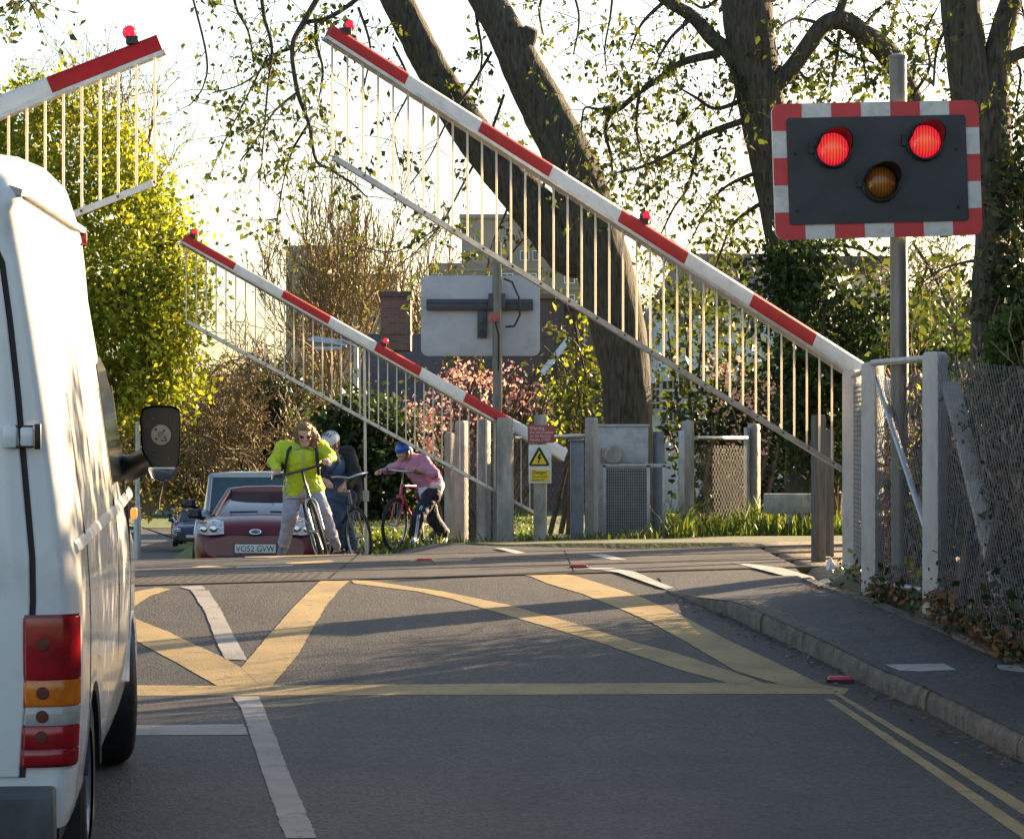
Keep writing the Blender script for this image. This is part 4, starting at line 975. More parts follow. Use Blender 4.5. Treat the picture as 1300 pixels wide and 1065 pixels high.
    mb = MB(); mb.box((0, -.024, .42), (.525, .012, .112)); np_ = mb.build('number_plate', M['plate_white'], root, bevel=.003)
    if fiesta: text_mesh('lettering', 'VO52 GVW', .105, (0, -.0315, .384), FACE, M['plate_black'], np_, xs_=.92)
    mb = MB(); mb.box((0, .03, .285), (1.0, .08, .10)); mb.build('air_intake', M['black'], root, bevel=.01)
    for s in (1, -1): mb = MB(); mb.tube([(s*.08, hoodlen-.06, hood+.055), (s*.45, hoodlen-.02, hood+.05)], .012, 6); mb.build('wiper', M['black'], root)

rc = thing('car', (-3.26, 36.0, -.765), 'maroon hatchback waiting head-on at the crossing behind the woman in yellow', 'car', rot=(-R(5.0), 0, -R(1.5)))
car('car', rc, M['maroon'], M['windscreen'], H=1.34, hood=.89, boxy=.12)
mb = MB(); mb.tube([(-.03, 2.0, 1.44), (-.04, 2.1, 1.72)], .006, 5); mb.build('aerial', M['black'], rc)
mv = thing('people_carrier', (-3.95, 43.2, -1.06), 'silver people carrier with a wide teal windscreen, half hidden behind the maroon car', 'car', rot=(-R(3.5), 0, -R(2)))
car('car', mv, M['silver'], M['teal_glass'], L=4.3, W=1.02, H=1.66, hood=1.02, hoodlen=.75, boxy=.9, fiesta=False)
dk = thing('car', (-16.15, 141, gz(-16.15, 141)+.02), 'small black hatchback parked far down the road on the grass side', 'car', rot=(0, 0, R(4)))
car('car', dk, M['car_dark'], M['glass'], boxy=.2, fiesta=False)
db = thing('car', (-12.15, 108, gz(-12.15, 108)+.02), 'dark blue car far down the road, mostly hidden behind the maroon car mirror', 'car', rot=(0, 0, R(2)))
car('car', db, M['car_blue'], M['glass'], boxy=.2, fiesta=False)
# ------------------------------------------------------------------ figures: smooth blends of tapered limbs, meshed as one surface
def sdf_surface(parts, res=.012, k=.03, pad=.05):
    """parts: ('c', a, b, ra, rb[, k]) tapered limb; ('e', centre, radii, 3x3 rot[, k]) ellipsoid"""
    pts = []
    for p in parts:
        if p[0] == 'c': pts += [np.array(p[1])-max(p[3], p[4]), np.array(p[1])+max(p[3], p[4]), np.array(p[2])-max(p[3], p[4]), np.array(p[2])+max(p[3], p[4])]
        else: m = max(p[2]); pts += [np.array(p[1])-m, np.array(p[1])+m]
    lo = np.min(pts, 0)-pad; hi = np.max(pts, 0)+pad
    nx_, ny_, nz_ = [int(math.ceil(d/res))+2 for d in hi-lo]
    ax = [lo[i]+res*np.arange(n_) for i, n_ in enumerate((nx_, ny_, nz_))]
    S_ = np.full((nx_, ny_, nz_), 1.0, np.float32)
    for p in parts:
        kk = p[5] if p[0] == 'c' and len(p) > 5 else (p[4] if p[0] == 'e' and len(p) > 4 else k)
        if p[0] == 'c':
            a, b = np.array(p[1], float), np.array(p[2], float); m = max(p[3], p[4])+kk*1.5+res*3; bl = np.minimum(a, b)-m; bh = np.maximum(a, b)+m
        else:
            c = np.array(p[1], float); m = max(p[2])+kk*1.5+res*3; bl, bh = c-m, c+m
        sl = []
        for i in range(3):
            i0 = max(0, int((bl[i]-lo[i])/res)); i1 = min(S_.shape[i], int((bh[i]-lo[i])/res)+2); sl.append(slice(i0, i1))
        X = np.stack(np.meshgrid(ax[0][sl[0]], ax[1][sl[1]], ax[2][sl[2]], indexing='ij'), -1)
        if p[0] == 'c':
            ab = b-a; L2 = max(1e-9, (ab*ab).sum()); t = np.clip(((X-a)@ab)/L2, 0, 1)
            d = np.linalg.norm(X-a-t[..., None]*ab, axis=-1)-(p[3]+(p[4]-p[3])*t)
        else:
            Q = (X-c)@np.array(p[3]) if p[3] is not None else X-c
            r_ = np.array(p[2]); k0 = np.linalg.norm(Q/r_, axis=-1); k1 = np.linalg.norm(Q/(r_*r_), axis=-1); d = k0*(k0-1)/np.maximum(k1, 1e-6)
        T_ = S_[tuple(sl)]; h = np.clip(.5+.5*(T_-d)/kk, 0, 1); S_[tuple(sl)] = T_*(1-h)+d*h-kk*h*(1-h)
    # surface nets
    neg = S_ < 0; c8 = [neg[i:nx_-1+i, j:ny_-1+j, l:nz_-1+l] for i in (0, 1) for j in (0, 1) for l in (0, 1)]
    cnt = sum(c.astype(np.int8) for c in c8); act = (cnt > 0) & (cnt < 8)
    acc = np.zeros(act.shape+(3,), np.float32); num = np.zeros(act.shape, np.float32)
    for d in range(3):
        o1, o2 = [q for q in range(3) if q != d]
        for u in (0, 1):
            for w in (0, 1):
                s0 = [None]*3; s1 = [None]*3
                for q in range(3):
                    n_ = S_.shape[q]-1; sh = {o1: u, o2: w}.get(q, 0)
                    s0[q] = slice(sh, n_+sh); s1[q] = slice(sh+(1 if q == d else 0), n_+sh+(1 if q == d else 0))
                A, B = S_[tuple(s0)], S_[tuple(s1)]; cr = (A < 0) != (B < 0)
                t = np.where(cr, A/np.where(A == B, 1, A-B), 0)
                for q in range(3): acc[..., q] += np.where(cr, (t if q == d else {o1: u, o2: w}[q]), 0)
                num += cr
    idx = -np.ones(act.shape, np.int64); ii = np.argwhere(act); idx[act] = np.arange(len(ii))
    Vv = (ii+acc[act]/num[act][:, None])*res+lo
    Ff = []
    for d in range(3):
        o1, o2 = [(1, 2), (2, 0), (0, 1)][d]
        A = np.take(neg, range(0, neg.shape[d]-1), d); B = np.take(neg, range(1, neg.shape[d]), d); cr = np.argwhere(A != B)
        ok = (cr[:, o1] > 0) & (cr[:, o2] > 0) & (cr[:, o1] < act.shape[o1]) & (cr[:, o2] < act.shape[o2]); cr = cr[ok]
        fl = A[tuple(cr.T)]
        def cell(a_, b_):
            e = cr.copy(); e[:, o1] -= a_; e[:, o2] -= b_; return idx[tuple(e.T)]
        q = np.stack([cell(1, 1), cell(0, 1), cell(0, 0), cell(1, 0)], 1); q[~fl] = q[~fl][:, ::-1]; Ff.append(q)
    return Vv, np.concatenate(Ff)
def sdf_obj(name, parts, m, parent, res=.012, k=.03, fold=0., fscale=12, relax=2):
    Vv, Ff = sdf_surface(parts, res, k)
    o = fast_mesh(name, Vv, Ff, m, parent, True)
    bm = bmesh.new(); bm.from_mesh(o.data)
    for _ in range(relax): bmesh.ops.smooth_vert(bm, verts=bm.verts, factor=.5, use_axis_x=True, use_axis_y=True, use_axis_z=True)
    if fold:                                                       # cloth creases
        bm.normal_update()
        for v in bm.verts:
            c = v.co*fscale; v.co += v.normal*fold*(mnoise.noise(Vector((c.x, c.y, c.z*1.7)))+.5*mnoise.noise(c*2.3))
    bm.to_mesh(o.data); bm.free(); return o
def unit(a): a = Vector(a); return a.normalized()
def head_parts(c, face, up, s=1.):
    """skull, jaw, nose, ears, brow, lips; face = direction the nose points"""
    c = Vector(c); f = unit(face); u = unit(Vector(up)-f*Vector(up).dot(f)); r = f.cross(u)
    rm = np.array([[r[i], f[i], u[i]] for i in range(3)])
    E = lambda o, rad, kk=.02: ('e', tuple(c+(r*o[0]+f*o[1]+u*o[2])*s), tuple(x*s for x in rad), rm, kk)
    return [E((0, -.012, .03), (.074, .095, .088)), E((0, .02, -.055), (.052, .068, .062), .03), E((0, .075, -.088), (.025, .022, .02), .03),
            E((0, .098, -.012), (.013, .02, .028), .015), E((0, .106, -.028), (.017, .014, .012), .01), E((0, .088, .022), (.05, .014, .012), .02),
            E((.036, .074, -.02), (.024, .018, .022), .02), E((-.036, .074, -.02), (.024, .018, .022), .02),
            E((0, .092, -.056), (.022, .010, .008), .008), E((.078, -.008, -.01), (.012, .022, .032), .01), E((-.078, -.008, -.01), (.012, .022, .032), .01)], (c, f, u, r, s)
def eyes(hd, parent):
    c, f, u, r, s = hd
    for sg in (1, -1):
        mb = MB(); mb.lathe([(.001, .013), (.007, .011), (.0115, .004), (.013, 0)], c+(f*.078+u*.004+r*sg*.031)*s, f, 12); o = mb.build('eye', M['helmet_white'], parent, smooth=60)
        mb = MB(); mb.lathe([(.001, .0015), (.0055, .0)], c+(f*.091+u*.004+r*sg*.031)*s, f, 10); mb.build('pupil', M['plate_black'], o)
    mb = MB(); mb.tube([c+(f*.094-u*.056+r*t)*s-f*abs(t)*.35 for t in (-.022, -.011, 0, .011, .022)], [.002, .0045, .005, .0045, .002], 6); mb.build('lips', mat('lips', (.38, .13, .11), .5), parent, smooth=60)
def hand_parts(w, d, palm, grip, s=1.):
    """w wrist, d direction of the hand, palm normal, grip 0..1 curl of the fingers; five separate fingers"""
    w = Vector(w); d = unit(d); nrm = unit(Vector(palm)-d*Vector(palm).dot(d)); a = d.cross(nrm); o = []
    C = lambda p, q, r1, r2, kk=.006: o.append(('c', tuple(p), tuple(q), r1*s, r2*s, kk))
    C(w, w+d*.045*s+a*.018*s, .022, .021, .015); C(w, w+d*.045*s-a*.018*s, .022, .021, .015); C(w+d*.07*s+a*.024*s, w+d*.07*s-a*.026*s, .016, .015, .015)
    for i, (off, l) in enumerate(((.030, .068), (.010, .078), (-.010, .073), (-.029, .058))):
        b = w+d*.082*s+a*off*s; p = b; ang = 0
        for q, ll in enumerate((.45, .30, .25)):
            ang += R(20+62*grip*(1, 1.1, .8)[q]); v = d*math.cos(ang)+nrm*math.sin(ang)
            e = p+v*l*ll*s; C(p, e, (.0100, .0092, .0085)[q], (.0092, .0085, .0075)[q]); p = e
    t0 = w+d*.025*s+a*.028*s; t1 = t0+(d*.6+a*.55+nrm*.5).normalized()*.040*s; t2 = t1+(d*.55-a*.25*grip+nrm*(.4+.5*grip)).normalized()*.034*s
    C(t0, t1, .0125, .011); C(t1, t2, .011, .009)
    return o
def cap(a, b, ra, rb, k=None): return ('c', tuple(a), tuple(b), ra, rb)+((k,) if k else ())

# ------------------------------------------------------------------ bicycles
def bicycle(root, paint, guard=None, flat=True, tyre=.022, steer=0.):
    """local: forward = -Y, front axle (0,-.52,.34), rear axle (0,.52,.34)"""
    Rw = .335; fa, ra = Vector((0, -.52, Rw)), Vector((0, .52, Rw)); sr = Matrix.Rotation(steer, 3, 'Z')
    ht0, ht1 = Vector((0, -.36, .84)), Vector((0, -.39, .70)); bb = Vector((0, .09, .30)); st = Vector((0, .24, .80))
    def stw(p): return ht0+sr@(Vector(p)-ht0)
    for c, ax in ((stw(fa), sr@Vector((1, 0, 0))), (ra, Vector((1, 0, 0)))):
        u = Vector((0, 0, 1)); v = ax.cross(u); mb = MB(); n_ = 40
        rings = [[c+(u*math.sin(2*math.pi*i/n_)+v*math.cos(2*math.pi*i/n_))*(Rw-tyre+tyre*math.cos(t))+ax*tyre*math.sin(t) for t in [2*math.pi*j/8 for j in range(8)]] for i in range(n_+1)]
        mb.loft(rings, True, False); w = mb.build('wheel', M['rubber_black'], root, smooth=80)
        mb = MB(); rings = [[c+(u*math.sin(2*math.pi*i/n_)+v*math.cos(2*math.pi*i/n_))*(Rw-tyre*2+a)+ax*b for a, b in ((.004, -.011), (-.012, -.008), (-.012, .008), (.004, .011))] for i in range(n_+1)]
        mb.loft(rings, True, False); mb.tube([c-ax*.05, c+ax*.05], .02, 10); mb.build('rim', M['bike_steel'], w, smooth=50)
        mb = MB()
        for i in range(28):
            a = 2*math.pi*i/28; b = a+.35*(1 if i % 2 else -1); sd_ = .025*(1 if i % 4 < 2 else -1)
            mb.tube([c+(u*math.sin(b)+v*math.cos(b))*.02+ax*sd_, c+(u*math.sin(a)+v*math.cos(a))*(Rw-tyre*2-.005)], .0013, 3, False)
        mb.build('spokes', M['bike_steel'], w)
    mb = MB()
    for a, b, r_ in ((ht0, ht1, .020), (ht0+(ht1-ht0)*.2, st, .016), (ht1, bb, .018), (bb, st, .015)): mb.tube([a, b], r_, 10)
    for s in (1, -1): mb.tube([bb+Vector((s*.03, .03, 0)), ra+Vector((s*.06, 0, 0))], .009, 8); mb.tube([st+Vector((s*.02, .0, -.04)), ra+Vector((s*.06, 0, 0))], .008, 8)
    fr = mb.build('frame', paint, root, smooth=50)
    mb = MB()
    for s in (1, -1): mb.tube([stw(ht1+Vector((s*.03, -.01, -.02))), stw(ht1+Vector((s*.055, -.03, -.08))), stw(fa+Vector((s*.055, .03, .12))), stw(fa+Vector((s*.055, 0, 0)))], [.016, .016, .012, .010], 8)
    mb.tube([stw(ht1+Vector((-.05, -.01, -.02))), stw(ht1+Vector((.05, -.01, -.02)))], .017, 8); mb.build('fork', paint if guard is None else M['bike_steel'], root, smooth=50)
    mb = MB(); mb.tube([st, st+Vector((0, .035, .13))], .013, 8); mb.build('seat_post', M['bike_steel'], fr)
    mb = MB(); s0 = st+Vector((0, .04, .15)); rings = []
    for y, w, h in ((-.14, .018, .0), (-.10, .03, .004), (0, .045, 0), (.07, .08, .006), (.12, .085, .014), (.145, .06, .012)): rings.append([s0+Vector((x*w, y, z+h)) for x, z in ((-1, -.02), (-.8, .015), (0, .025), (.8, .015), (1, -.02), (0, -.03))])
    mb.loft(rings); mb.build('saddle', M['black'], root, smooth=60)
    mb = MB(); hb = ht0+Vector((0, .02, .16)); mb.tube([ht0, ht0+Vector((0, .012, .10)), stw(hb+Vector((0, -.06, .0)))], .014, 8)
    if flat: pts = [(-.30, .05, .012), (-.12, -.05, 0), (0, -.06, 0), (.12, -.05, 0), (.30, .05, .012)]
    else: pts = [(-.28, .16, -.02), (-.27, .02, .03), (-.14, -.06, .03), (0, -.06, .0), (.14, -.06, .03), (.27, .02, .03), (.28, .16, -.02)]
    wp = [stw(hb+Vector(p)) for p in pts]; mb.tube(wp, .0155, 8); h = mb.build('handlebar', M['bike_dark'] if guard else M['bike_steel'], root, smooth=60)
    mb = MB()
    for s in (0, -1): a, b = wp[s], wp[1 if s == 0 else -2]; mb.tube([a, a+(b-a).normalized()*.11], .018, 8)
    mb.build('grip', M['black'], h, smooth=50)
    mb = MB()
    for s in (1, -1): a = stw(hb+Vector((s*.15, -.04, 0))); mb.tube([a, stw(hb+Vector((s*.20, -.06, -.015))), stw(hb+Vector((s*.27, -.03, -.02)))], .006, 5)
    mb.tube([stw(hb+Vector((-.14, -.06, 0))), stw(hb+Vector((-.22, -.14, -.08))), stw(hb+Vector((-.24, -.13, -.25))), stw(ht1+Vector((-.05, -.06, .0)))], .005, 5); mb.build('brake_lever', M['black'], h)
    mb = MB(); mb.lathe([(.09, -.004), (.095, 0), (.09, .004)], bb+Vector((.06, 0, 0)), (1, 0, 0), 24, caps=True)
    for s, a in ((1, R(-70)), (-1, R(110))):
        e = bb+Vector((s*.08, .17*math.cos(a), .17*math.sin(a))); mb.tube([bb+Vector((s*.075, 0, 0)), e], .011, 6); mb.box(e+Vector((s*.05, 0, 0)), (.09, .085, .02))
    mb.build('crankset', M['bike_steel'], root)
    if guard:
        mb = MB()
        for c, a0, a1 in ((stw(fa), -35, 100), (ra, 20, 190)):
            rings = []
            for i in range(15):
                a = R(lerp(a0, a1, i/14)); d = sr@Vector((0, math.cos(a), 0))+Vector((0, 0, math.sin(a))); d2 = Vector((0, -d.y, d.z)) if c is not ra and False else d
                rings.append([c+d*(Rw+.018+q)+(sr@Vector((1, 0, 0)))*w for w, q in ((-.028, -.012), (-.015, .0), (.015, .0), (.028, -.012), (0, -.004))])
            mb.loft(rings, True, True)
        mb.build('mudguard', guard, root, smooth=60)

# ------------------------------------------------------------------ woman in the yellow jacket, straddling her bicycle
WD = 30.8
gzw = gz(-2.2, WD)
def W(px, py, d=0.): return P(px, py, WD+d)
bw = thing('bicycle', (-2.03, WD-.1, gzw-.02), 'old bicycle with tan mudguards ridden by the woman in yellow', 'bicycle', rot=Euler((0, R(-15), R(8)), 'XYZ'))
bw.location = Vector((-2.05, WD+.02, gzw+.03))
bicycle(bw, M['bike_dark'], M['mudguard'], True, .02)
pw_ = thing('person', (-2.3, WD+.1, gzw), 'woman with blond hair and sunglasses in a bright yellow cycling jacket and grey trousers', 'person')
hc = W(387, 552.5, -.12); hp, hd = head_parts(hc, (.10, -.95, -.24), (0, 0, 1), 1.08)
shL, shR = W(359, 569, .02), W(407, 568, .02); elL, elR = W(348.5, 586, -.03), W(419, 580, -.06); haL, haR = W(351.5, 599, -.24), W(415, 584.5, -.26)
chest = W(383, 585, .0); waist = W(383, 610, .12); hipL, hipR = W(372, 626, .15), W(398, 624, .15)
knL, knR = W(368, 655, -.05), W(411, 652, -.08); anL, anR = W(360.5, 691, .10), W(423, 681, -.02); neck = W(385, 566, .02)
toeL = anL+Vector((-.02, -.17, -.10)); toeR = anR+Vector((.05, -.17, -.085))
handsW = hand_parts(haL, haL-elL+Vector((.02, -.16, -.02)), (.2, -.2, -1), .9)+hand_parts(haR, haR-elR+Vector((0, -.12, 0)), (-.2, -.2, -1), .9)
body = hp+[cap(neck, hc+Vector((0, .03, -.05)), .055, .05), cap(chest, waist, .13, .11), cap(shL, shR, .07, .07), cap(shL, elL, .05, .042), cap(elL, haL, .04, .028), cap(shR, elR, .05, .042), cap(elR, haR, .04, .028),
    cap(waist, (hipL+hipR)/2, .12, .13), cap(hipL, knL, .085, .06), cap(knL, anL, .058, .038), cap(hipR, knR, .085, .06), cap(knR, anR, .058, .038), cap(anL, toeL, .04, .03), cap(anR, toeR, .04, .03)]+handsW
bo = sdf_obj('body', body, M['skin'], pw_, .0075, .025, relax=1); eyes(hd, pw_)
c, f, u, r, s = hd
hair = [('e', tuple(c+f*-.03+u*.05), (.088, .10, .085), None, .02), ('e', tuple(c-f*.05-u*.01+r*.03), (.095, .075, .11), None, .03), ('e', tuple(c+Vector((.07, .035, .0))), (.062, .06, .085), None, .05), ('e', tuple(c+Vector((.112, .04, -.05))), (.05, .05, .06), None, .06), ('e', tuple(c+Vector((.085, .04, -.10))), (.04, .05, .05), None, .05), ('e', tuple(c+Vector((-.074, .025, .015))), (.022, .055, .07), None, .03), ('e', tuple(c+f*.045+u*.085), (.062, .045, .03), None, .02)]
sdf_obj('hair', hair, M['hair'], pw_, .008, .03, .012, 34, 1)
mb = MB()
for sg in (1, -1):
    mb.loft([[c+f*(.103+e)+u*(.008+b)+r*(sg*.033+a)-f*abs(a)*.3 for a, b in ((-.026, .012), (.026, .012), (.024, -.012), (.012, -.020), (-.012, -.020), (-.024, -.012))] for e in (0, .006)])
    mb.tube([c+f*.098+u*.012+r*sg*.058, c+r*sg*.083+u*.016], .003, 5)
mb.tube([c+f*.108+u*.012-r*.01, c+f*.108+u*.012+r*.01], .003, 5); mb.build('sunglasses', M['plate_black'], pw_)
jk = [cap(shL, shR, .08, .08), cap(chest+Vector((-.05, 0, .03)), waist+Vector((-.03, 0, 0)), .15, .145), cap(chest+Vector((.06, 0, .03)), waist+Vector((.05, 0, 0)), .15, .145), cap(waist+Vector((-.03, 0, 0)), W(374, 622, .12), .145, .135), cap(waist+Vector((.05, 0, 0)), W(397, 621, .12), .145, .13),
    cap(shL, elL, .078, .064), cap(elL, haL+Vector((0, .05, .02)), .062, .044), cap(shR, elR, .078, .064), cap(elR, haR+Vector((.01, .05, .01)), .062, .044), cap(neck+Vector((0, 0, -.03)), neck+Vector((0, -.01, .03)), .085, .07)]
sdf_obj('jacket', jk, M['hiviz'], pw_, .009, .04, .012, 13)
mb = MB(); fr_y = -.165
def onfront(px, py, d): return W(px, py, d)
mb.tube([W(385, 572, -.16), W(384, 590, -.185), W(384, 606, -.06)], .006, 5); mb.build('zip', M['reflect'], pw_)
mb = MB(); mb.tube([W(372, 570, -.08), W(377, 569.5, -.12), W(382, 567.5, -.13)], .014, 6); mb.tube([W(391, 568, -.13), W(397, 569, -.11), W(401, 571, -.08)], .014, 6); mb.tube([W(360, 626, -.04), W(366, 612, -.05)], .012, 6); mb.tube([W(400, 612, -.05), W(405, 617, -.02)], .012, 6); mb.build('reflective_tape', M['reflect'], pw_)
mb = MB()
for xs_ in ((373, 366, 363, 361), (399, 402, 403, 405)):
    mb.tube([W(xs_[0], 561, .04), W(xs_[1], 572, -.15), W(xs_[2], 587, -.14), W(xs_[3], 603, -.02)], .021, 6, flat=.5)
mb.build('backpack_strap', M['pack'], pw_, smooth=50)
sdf_obj('backpack', [('e', tuple(W(383, 592, .27)), (.17, .11, .24), None)], M['pack'], pw_, .014, .03)
tr = [cap(W(374, 622, .12), W(396, 621, .12), .12, .12), cap(hipL, knL, .108, .082), cap(knL, anL+Vector((.0, 0, .0)), .082, .066), cap(hipR, knR, .108, .080), cap(knR, anR+Vector((-.01, 0, .0)), .080, .064)]
sdf_obj('trousers', tr, M['jogger'], pw_, .009, .03, .010, 12)
for a, t in ((anL, toeL), (anR, toeR)): sdf_obj('shoe', [cap(a+Vector((0, .04, -.02)), t, .055, .045), cap(a, a+Vector((0, .02, .04)), .05, .05), cap(a+Vector((0, .05, -.065)), t+Vector((0, 0, -.03)), .036, .036)], M['shoe_grey'], pw_, .008, .02)

# ------------------------------------------------------------------ man behind her, leaning over his bicycle
MD = 32.4
def Q(px, py, d=0.): return P(px, py, MD+d)
gm_ = gz(-1.9, MD)
bm_ = thing('bicycle', (-1.95, MD+.2, gm_), 'bicycle with curved silver handlebars, mostly hidden behind the yellow-jacketed woman', 'bicycle', rot=Euler((0, R(-6), R(28)), 'XYZ'))
bicycle(bm_, M['bike_dark'], None, False, .018)
pm = thing('person', (-1.85, MD, gm_), 'man in white helmet, open black jacket and jeans, half hidden by the woman in yellow', 'person')
hc2 = Q(419.5, 565, -.1); hp, hd = head_parts(hc2, (-.55, -.75, -.35), (0, 0, 1), 1.04)
sA, sB = Q(410, 580, .0), Q(440, 577, .12); eA, eB = Q(405, 600, -.15), Q(451, 601, .0); hA, hB = Q(416, 612, -.32), Q(436.5, 617, -.22)
ch, wa = Q(425, 590, .08), Q(432, 618, .28); hiA, hiB = Q(426, 630, .3), Q(442, 630, .3); kA, kB = Q(428, 665, .12), Q(439, 665, .2); aA, aB = Q(430, 697, .25), Q(446, 699, .35)
nk = Q(423, 574, .03)
body = hp+[cap(nk, hc2+Vector((0, .03, -.06)), .06, .055), cap(ch, wa, .14, .12), cap(sA, sB, .075, .075), cap(sA, eA, .055, .045), cap(eA, hA, .042, .03), cap(sB, eB, .055, .045), cap(eB, hB, .042, .03), cap(wa, (hiA+hiB)/2, .12, .13), cap(hiA, kA, .09, .06), cap(kA, aA, .058, .04), cap(hiB, kB, .09, .06), cap(kB, aB, .058, .04), cap(aA, aA+Vector((-.05, -.16, -.07)), .04, .03), cap(aB, aB+Vector((-.03, -.16, -.07)), .04, .03)]
body += hand_parts(hA, hA-eA+Vector((0, -.1, 0)), (0, -.3, -1), .9)+hand_parts(hB, hB-eB+Vector((-.05, -.1, 0)), (0, -.3, -1), .8)
sdf_obj('body', body, M['skin'], pm, .008, .025, relax=1); eyes(hd, pm)
def helmet(hd, m, parent, vents, tilt=.0):
    c, f, u, r, s = hd; o = c+u*.045*s-f*.012*s
    mb = MB(); rings = []
    for i in range(9):
        t = i/8; a = t*math.pi/2*1.12; ring = []
        for j in range(28):
            b = 2*math.pi*j/28; rr = math.sin(a); lobe = 1+.045*math.cos(6*b)*rr
            p = o+(r*math.cos(b)*.092*rr*lobe+f*math.sin(b)*(.122 if math.sin(b) > 0 else .130)*rr+u*(.105*math.cos(a)-(.012*math.sin(b) if t > .9 else 0)))*s
            ring.append(p)
        rings.append(ring)
    inner = [o+(p-o)*.9 for p in rings[-1]]; rings.append(inner)
    mb.loft(rings[1:], True, False); mb.add(rings[1], [tuple(range(28))])
    h = mb.build('helmet', m, parent, smooth=50)
    mb = MB()
    for k in range(-2, 3):
        pts = []
        for i in range(6):
            a = R(-42+i*17); b = k*.34; p = o+(f*math.sin(a)*.128*math.cos(b*.6)+r*math.sin(b)*.105*math.cos(a*.5)+u*math.cos(a)*.112*math.cos(b))*s
            pts.append(p)
        mb.tube(pts[0:3], [.004, .011, .004], 6, flat=.5); mb.tube(pts[3:6], [.004, .011, .004], 6, flat=.5)
    mb.build('helmet_vents', vents, h, smooth=60)
    mb = MB()
    for sg in (1, -1): mb.tube([o+(r*sg*.088-u*.0+f*.02)*s, c+(r*sg*.07-u*.06+f*.03)*s, c+(-u*.118+f*.05)*s], .006, 5)
    mb.build('chin_strap', M['pack'], h)
helmet(hd, M['helmet_white'], pm, M['car_dark'])
c, f, u, r, s = hd; sdf_obj('hair', [('e', tuple(c-f*.05-u*.0), (.082, .07, .08), None)], M['hair_dark'], pm, .01, .02)
sdf_obj('shirt', [cap(ch+Vector((-.06, -.03, 0)), wa+Vector((-.05, -.02, 0)), .155, .15), cap(ch, wa, .15, .145), cap(wa, Q(432, 626, .28), .145, .14)], M['shirt_blue'], pm, .011, .04, .010, 12)
sdf_obj('jacket', [cap(sB, sA+Vector((.12, .05, 0)), .098, .085), cap(ch+Vector((.13, .08, .02)), wa+Vector((.12, .08, .0)), .13, .13), cap(wa+Vector((.12, .08, 0)), Q(449, 632, .35), .13, .10), cap(Q(447, 628, .32), Q(450, 646, .30), .09, .05), cap(sB, eB, .092, .078), cap(eB, hB+Vector((.05, .04, .01)), .078, .055), cap(sA, eA, .075, .06), cap(eA, hA+Vector((0, .05, .02)), .06, .05)], M['jacket_black'], pm, .011, .04, .012, 11)
mb = MB(); mb.tube([Q(426, 571, -.05), Q(430, 585, -.06), Q(432, 602, .06), Q(431, 612, .10)], [.03, .04, .035, .025], 8, flat=.6); mb.build('scarf', M['scarf'], pm, smooth=60)
mb = MB(); mb.tube([Q(434, 580, -.02), Q(425, 594, -.16), Q(411, 606, -.12)], .018, 6, flat=.5); mb.build('bag_strap', M['pack'], pm)
sdf_obj('jeans', [cap(hiA, hiB, .12, .12), cap(hiA, kA, .11, .085), cap(kA, aA+Vector((0, 0, .05)), .085, .075), cap(hiB, kB, .11, .085), cap(kB, aB+Vector((0, 0, .05)), .085, .075)], M['denim'], pm, .011, .03, .010, 12)
for a in (aA, aB): sdf_obj('shoe', [cap(a+Vector((.01, .04, -.04)), a+Vector((-.04, -.17, -.075)), .052, .042)], M['pack'], pm, .01, .02)

# ------------------------------------------------------------------ girl in pink pushing her bicycle
GD = 35.5
def K(px, py, d=0.): return P(px, py, GD+d)
gg = gz(-1.4, GD)
bg_ = thing('bicycle', (-1.26, GD+.30, gz(-1.33, GD+.3)), 'bicycle with red fork pushed by the girl in pink', 'bicycle', rot=Euler((0, R(3), R(-25)), 'XYZ'))
bicycle(bg_, M['bike_red'], None, True, .024)
mb = MB(); mb.box((.0, .30, .99), (.09, .02, .05)); mb.build('reflector', M['sign_yellow'], bg_, bevel=.006)
pg = thing('person', (-1.0, GD+.1, gg), 'girl in blue helmet, pink sweatshirt and navy striped trousers leaning over her bicycle', 'person')
hc3 = K(512.5, 574, -.12); hp, hd = head_parts(hc3, (-.66, -.68, -.26), (.1, 0, 1), .97)
sN, sF = K(537, 585, -.12), K(513, 588, .10); eN, eF = K(551, 601, -.26), K(497, 595, .18); hN, hF = K(530, 596.5, -.30), K(484, 598, .10)
ch, wa = K(528, 594, .0), K(546, 614, .06); hiN, hiF = K(548, 628, .0), K(540, 628, .2); kN, kF = K(531, 656, -.22), K(551, 660, .20); aN, aF = K(526, 682, -.10), K(563, 682, .38); nk = K(522, 581, -.02)
body = hp+[cap(nk, hc3+Vector((.03, .02, -.04)), .05, .045), cap(ch, wa, .12, .11), cap(sN, sF, .06, .06), cap(sN, eN, .048, .04), cap(eN, hN, .037, .026), cap(sF, eF, .048, .04), cap(eF, hF, .037, .026), cap(wa, (hiN+hiF)/2, .11, .12), cap(hiN, kN, .085, .058), cap(kN, aN, .055, .036), cap(hiF, kF, .085, .058), cap(kF, aF, .055, .036), cap(aN, aN+Vector((-.02, -.15, -.06)), .036, .028), cap(aF, aF+Vector((-.04, -.14, -.09)), .036, .028)]
body += hand_parts(hN, hN-eN, (0, -.4, -1), .9, .95)+hand_parts(hF, hF-eF+Vector((-.02, -.05, 0)), (0, -.4, -1), .9, .95)
sdf_obj('body', body, M['skin'], pg, .0075, .025, relax=1); eyes(hd, pg); helmet(hd, M['helmet_blue'], pg, M['plate_black'])
c, f, u, r, s = hd; sdf_obj('hair', [('e', tuple(c-f*.055-u*.01), (.075, .06, .085), None), ('e', tuple(c-f*.08-u*.05), (.05, .045, .05), None)], M['hair_girl'], pg, .009, .02, .006, 40)
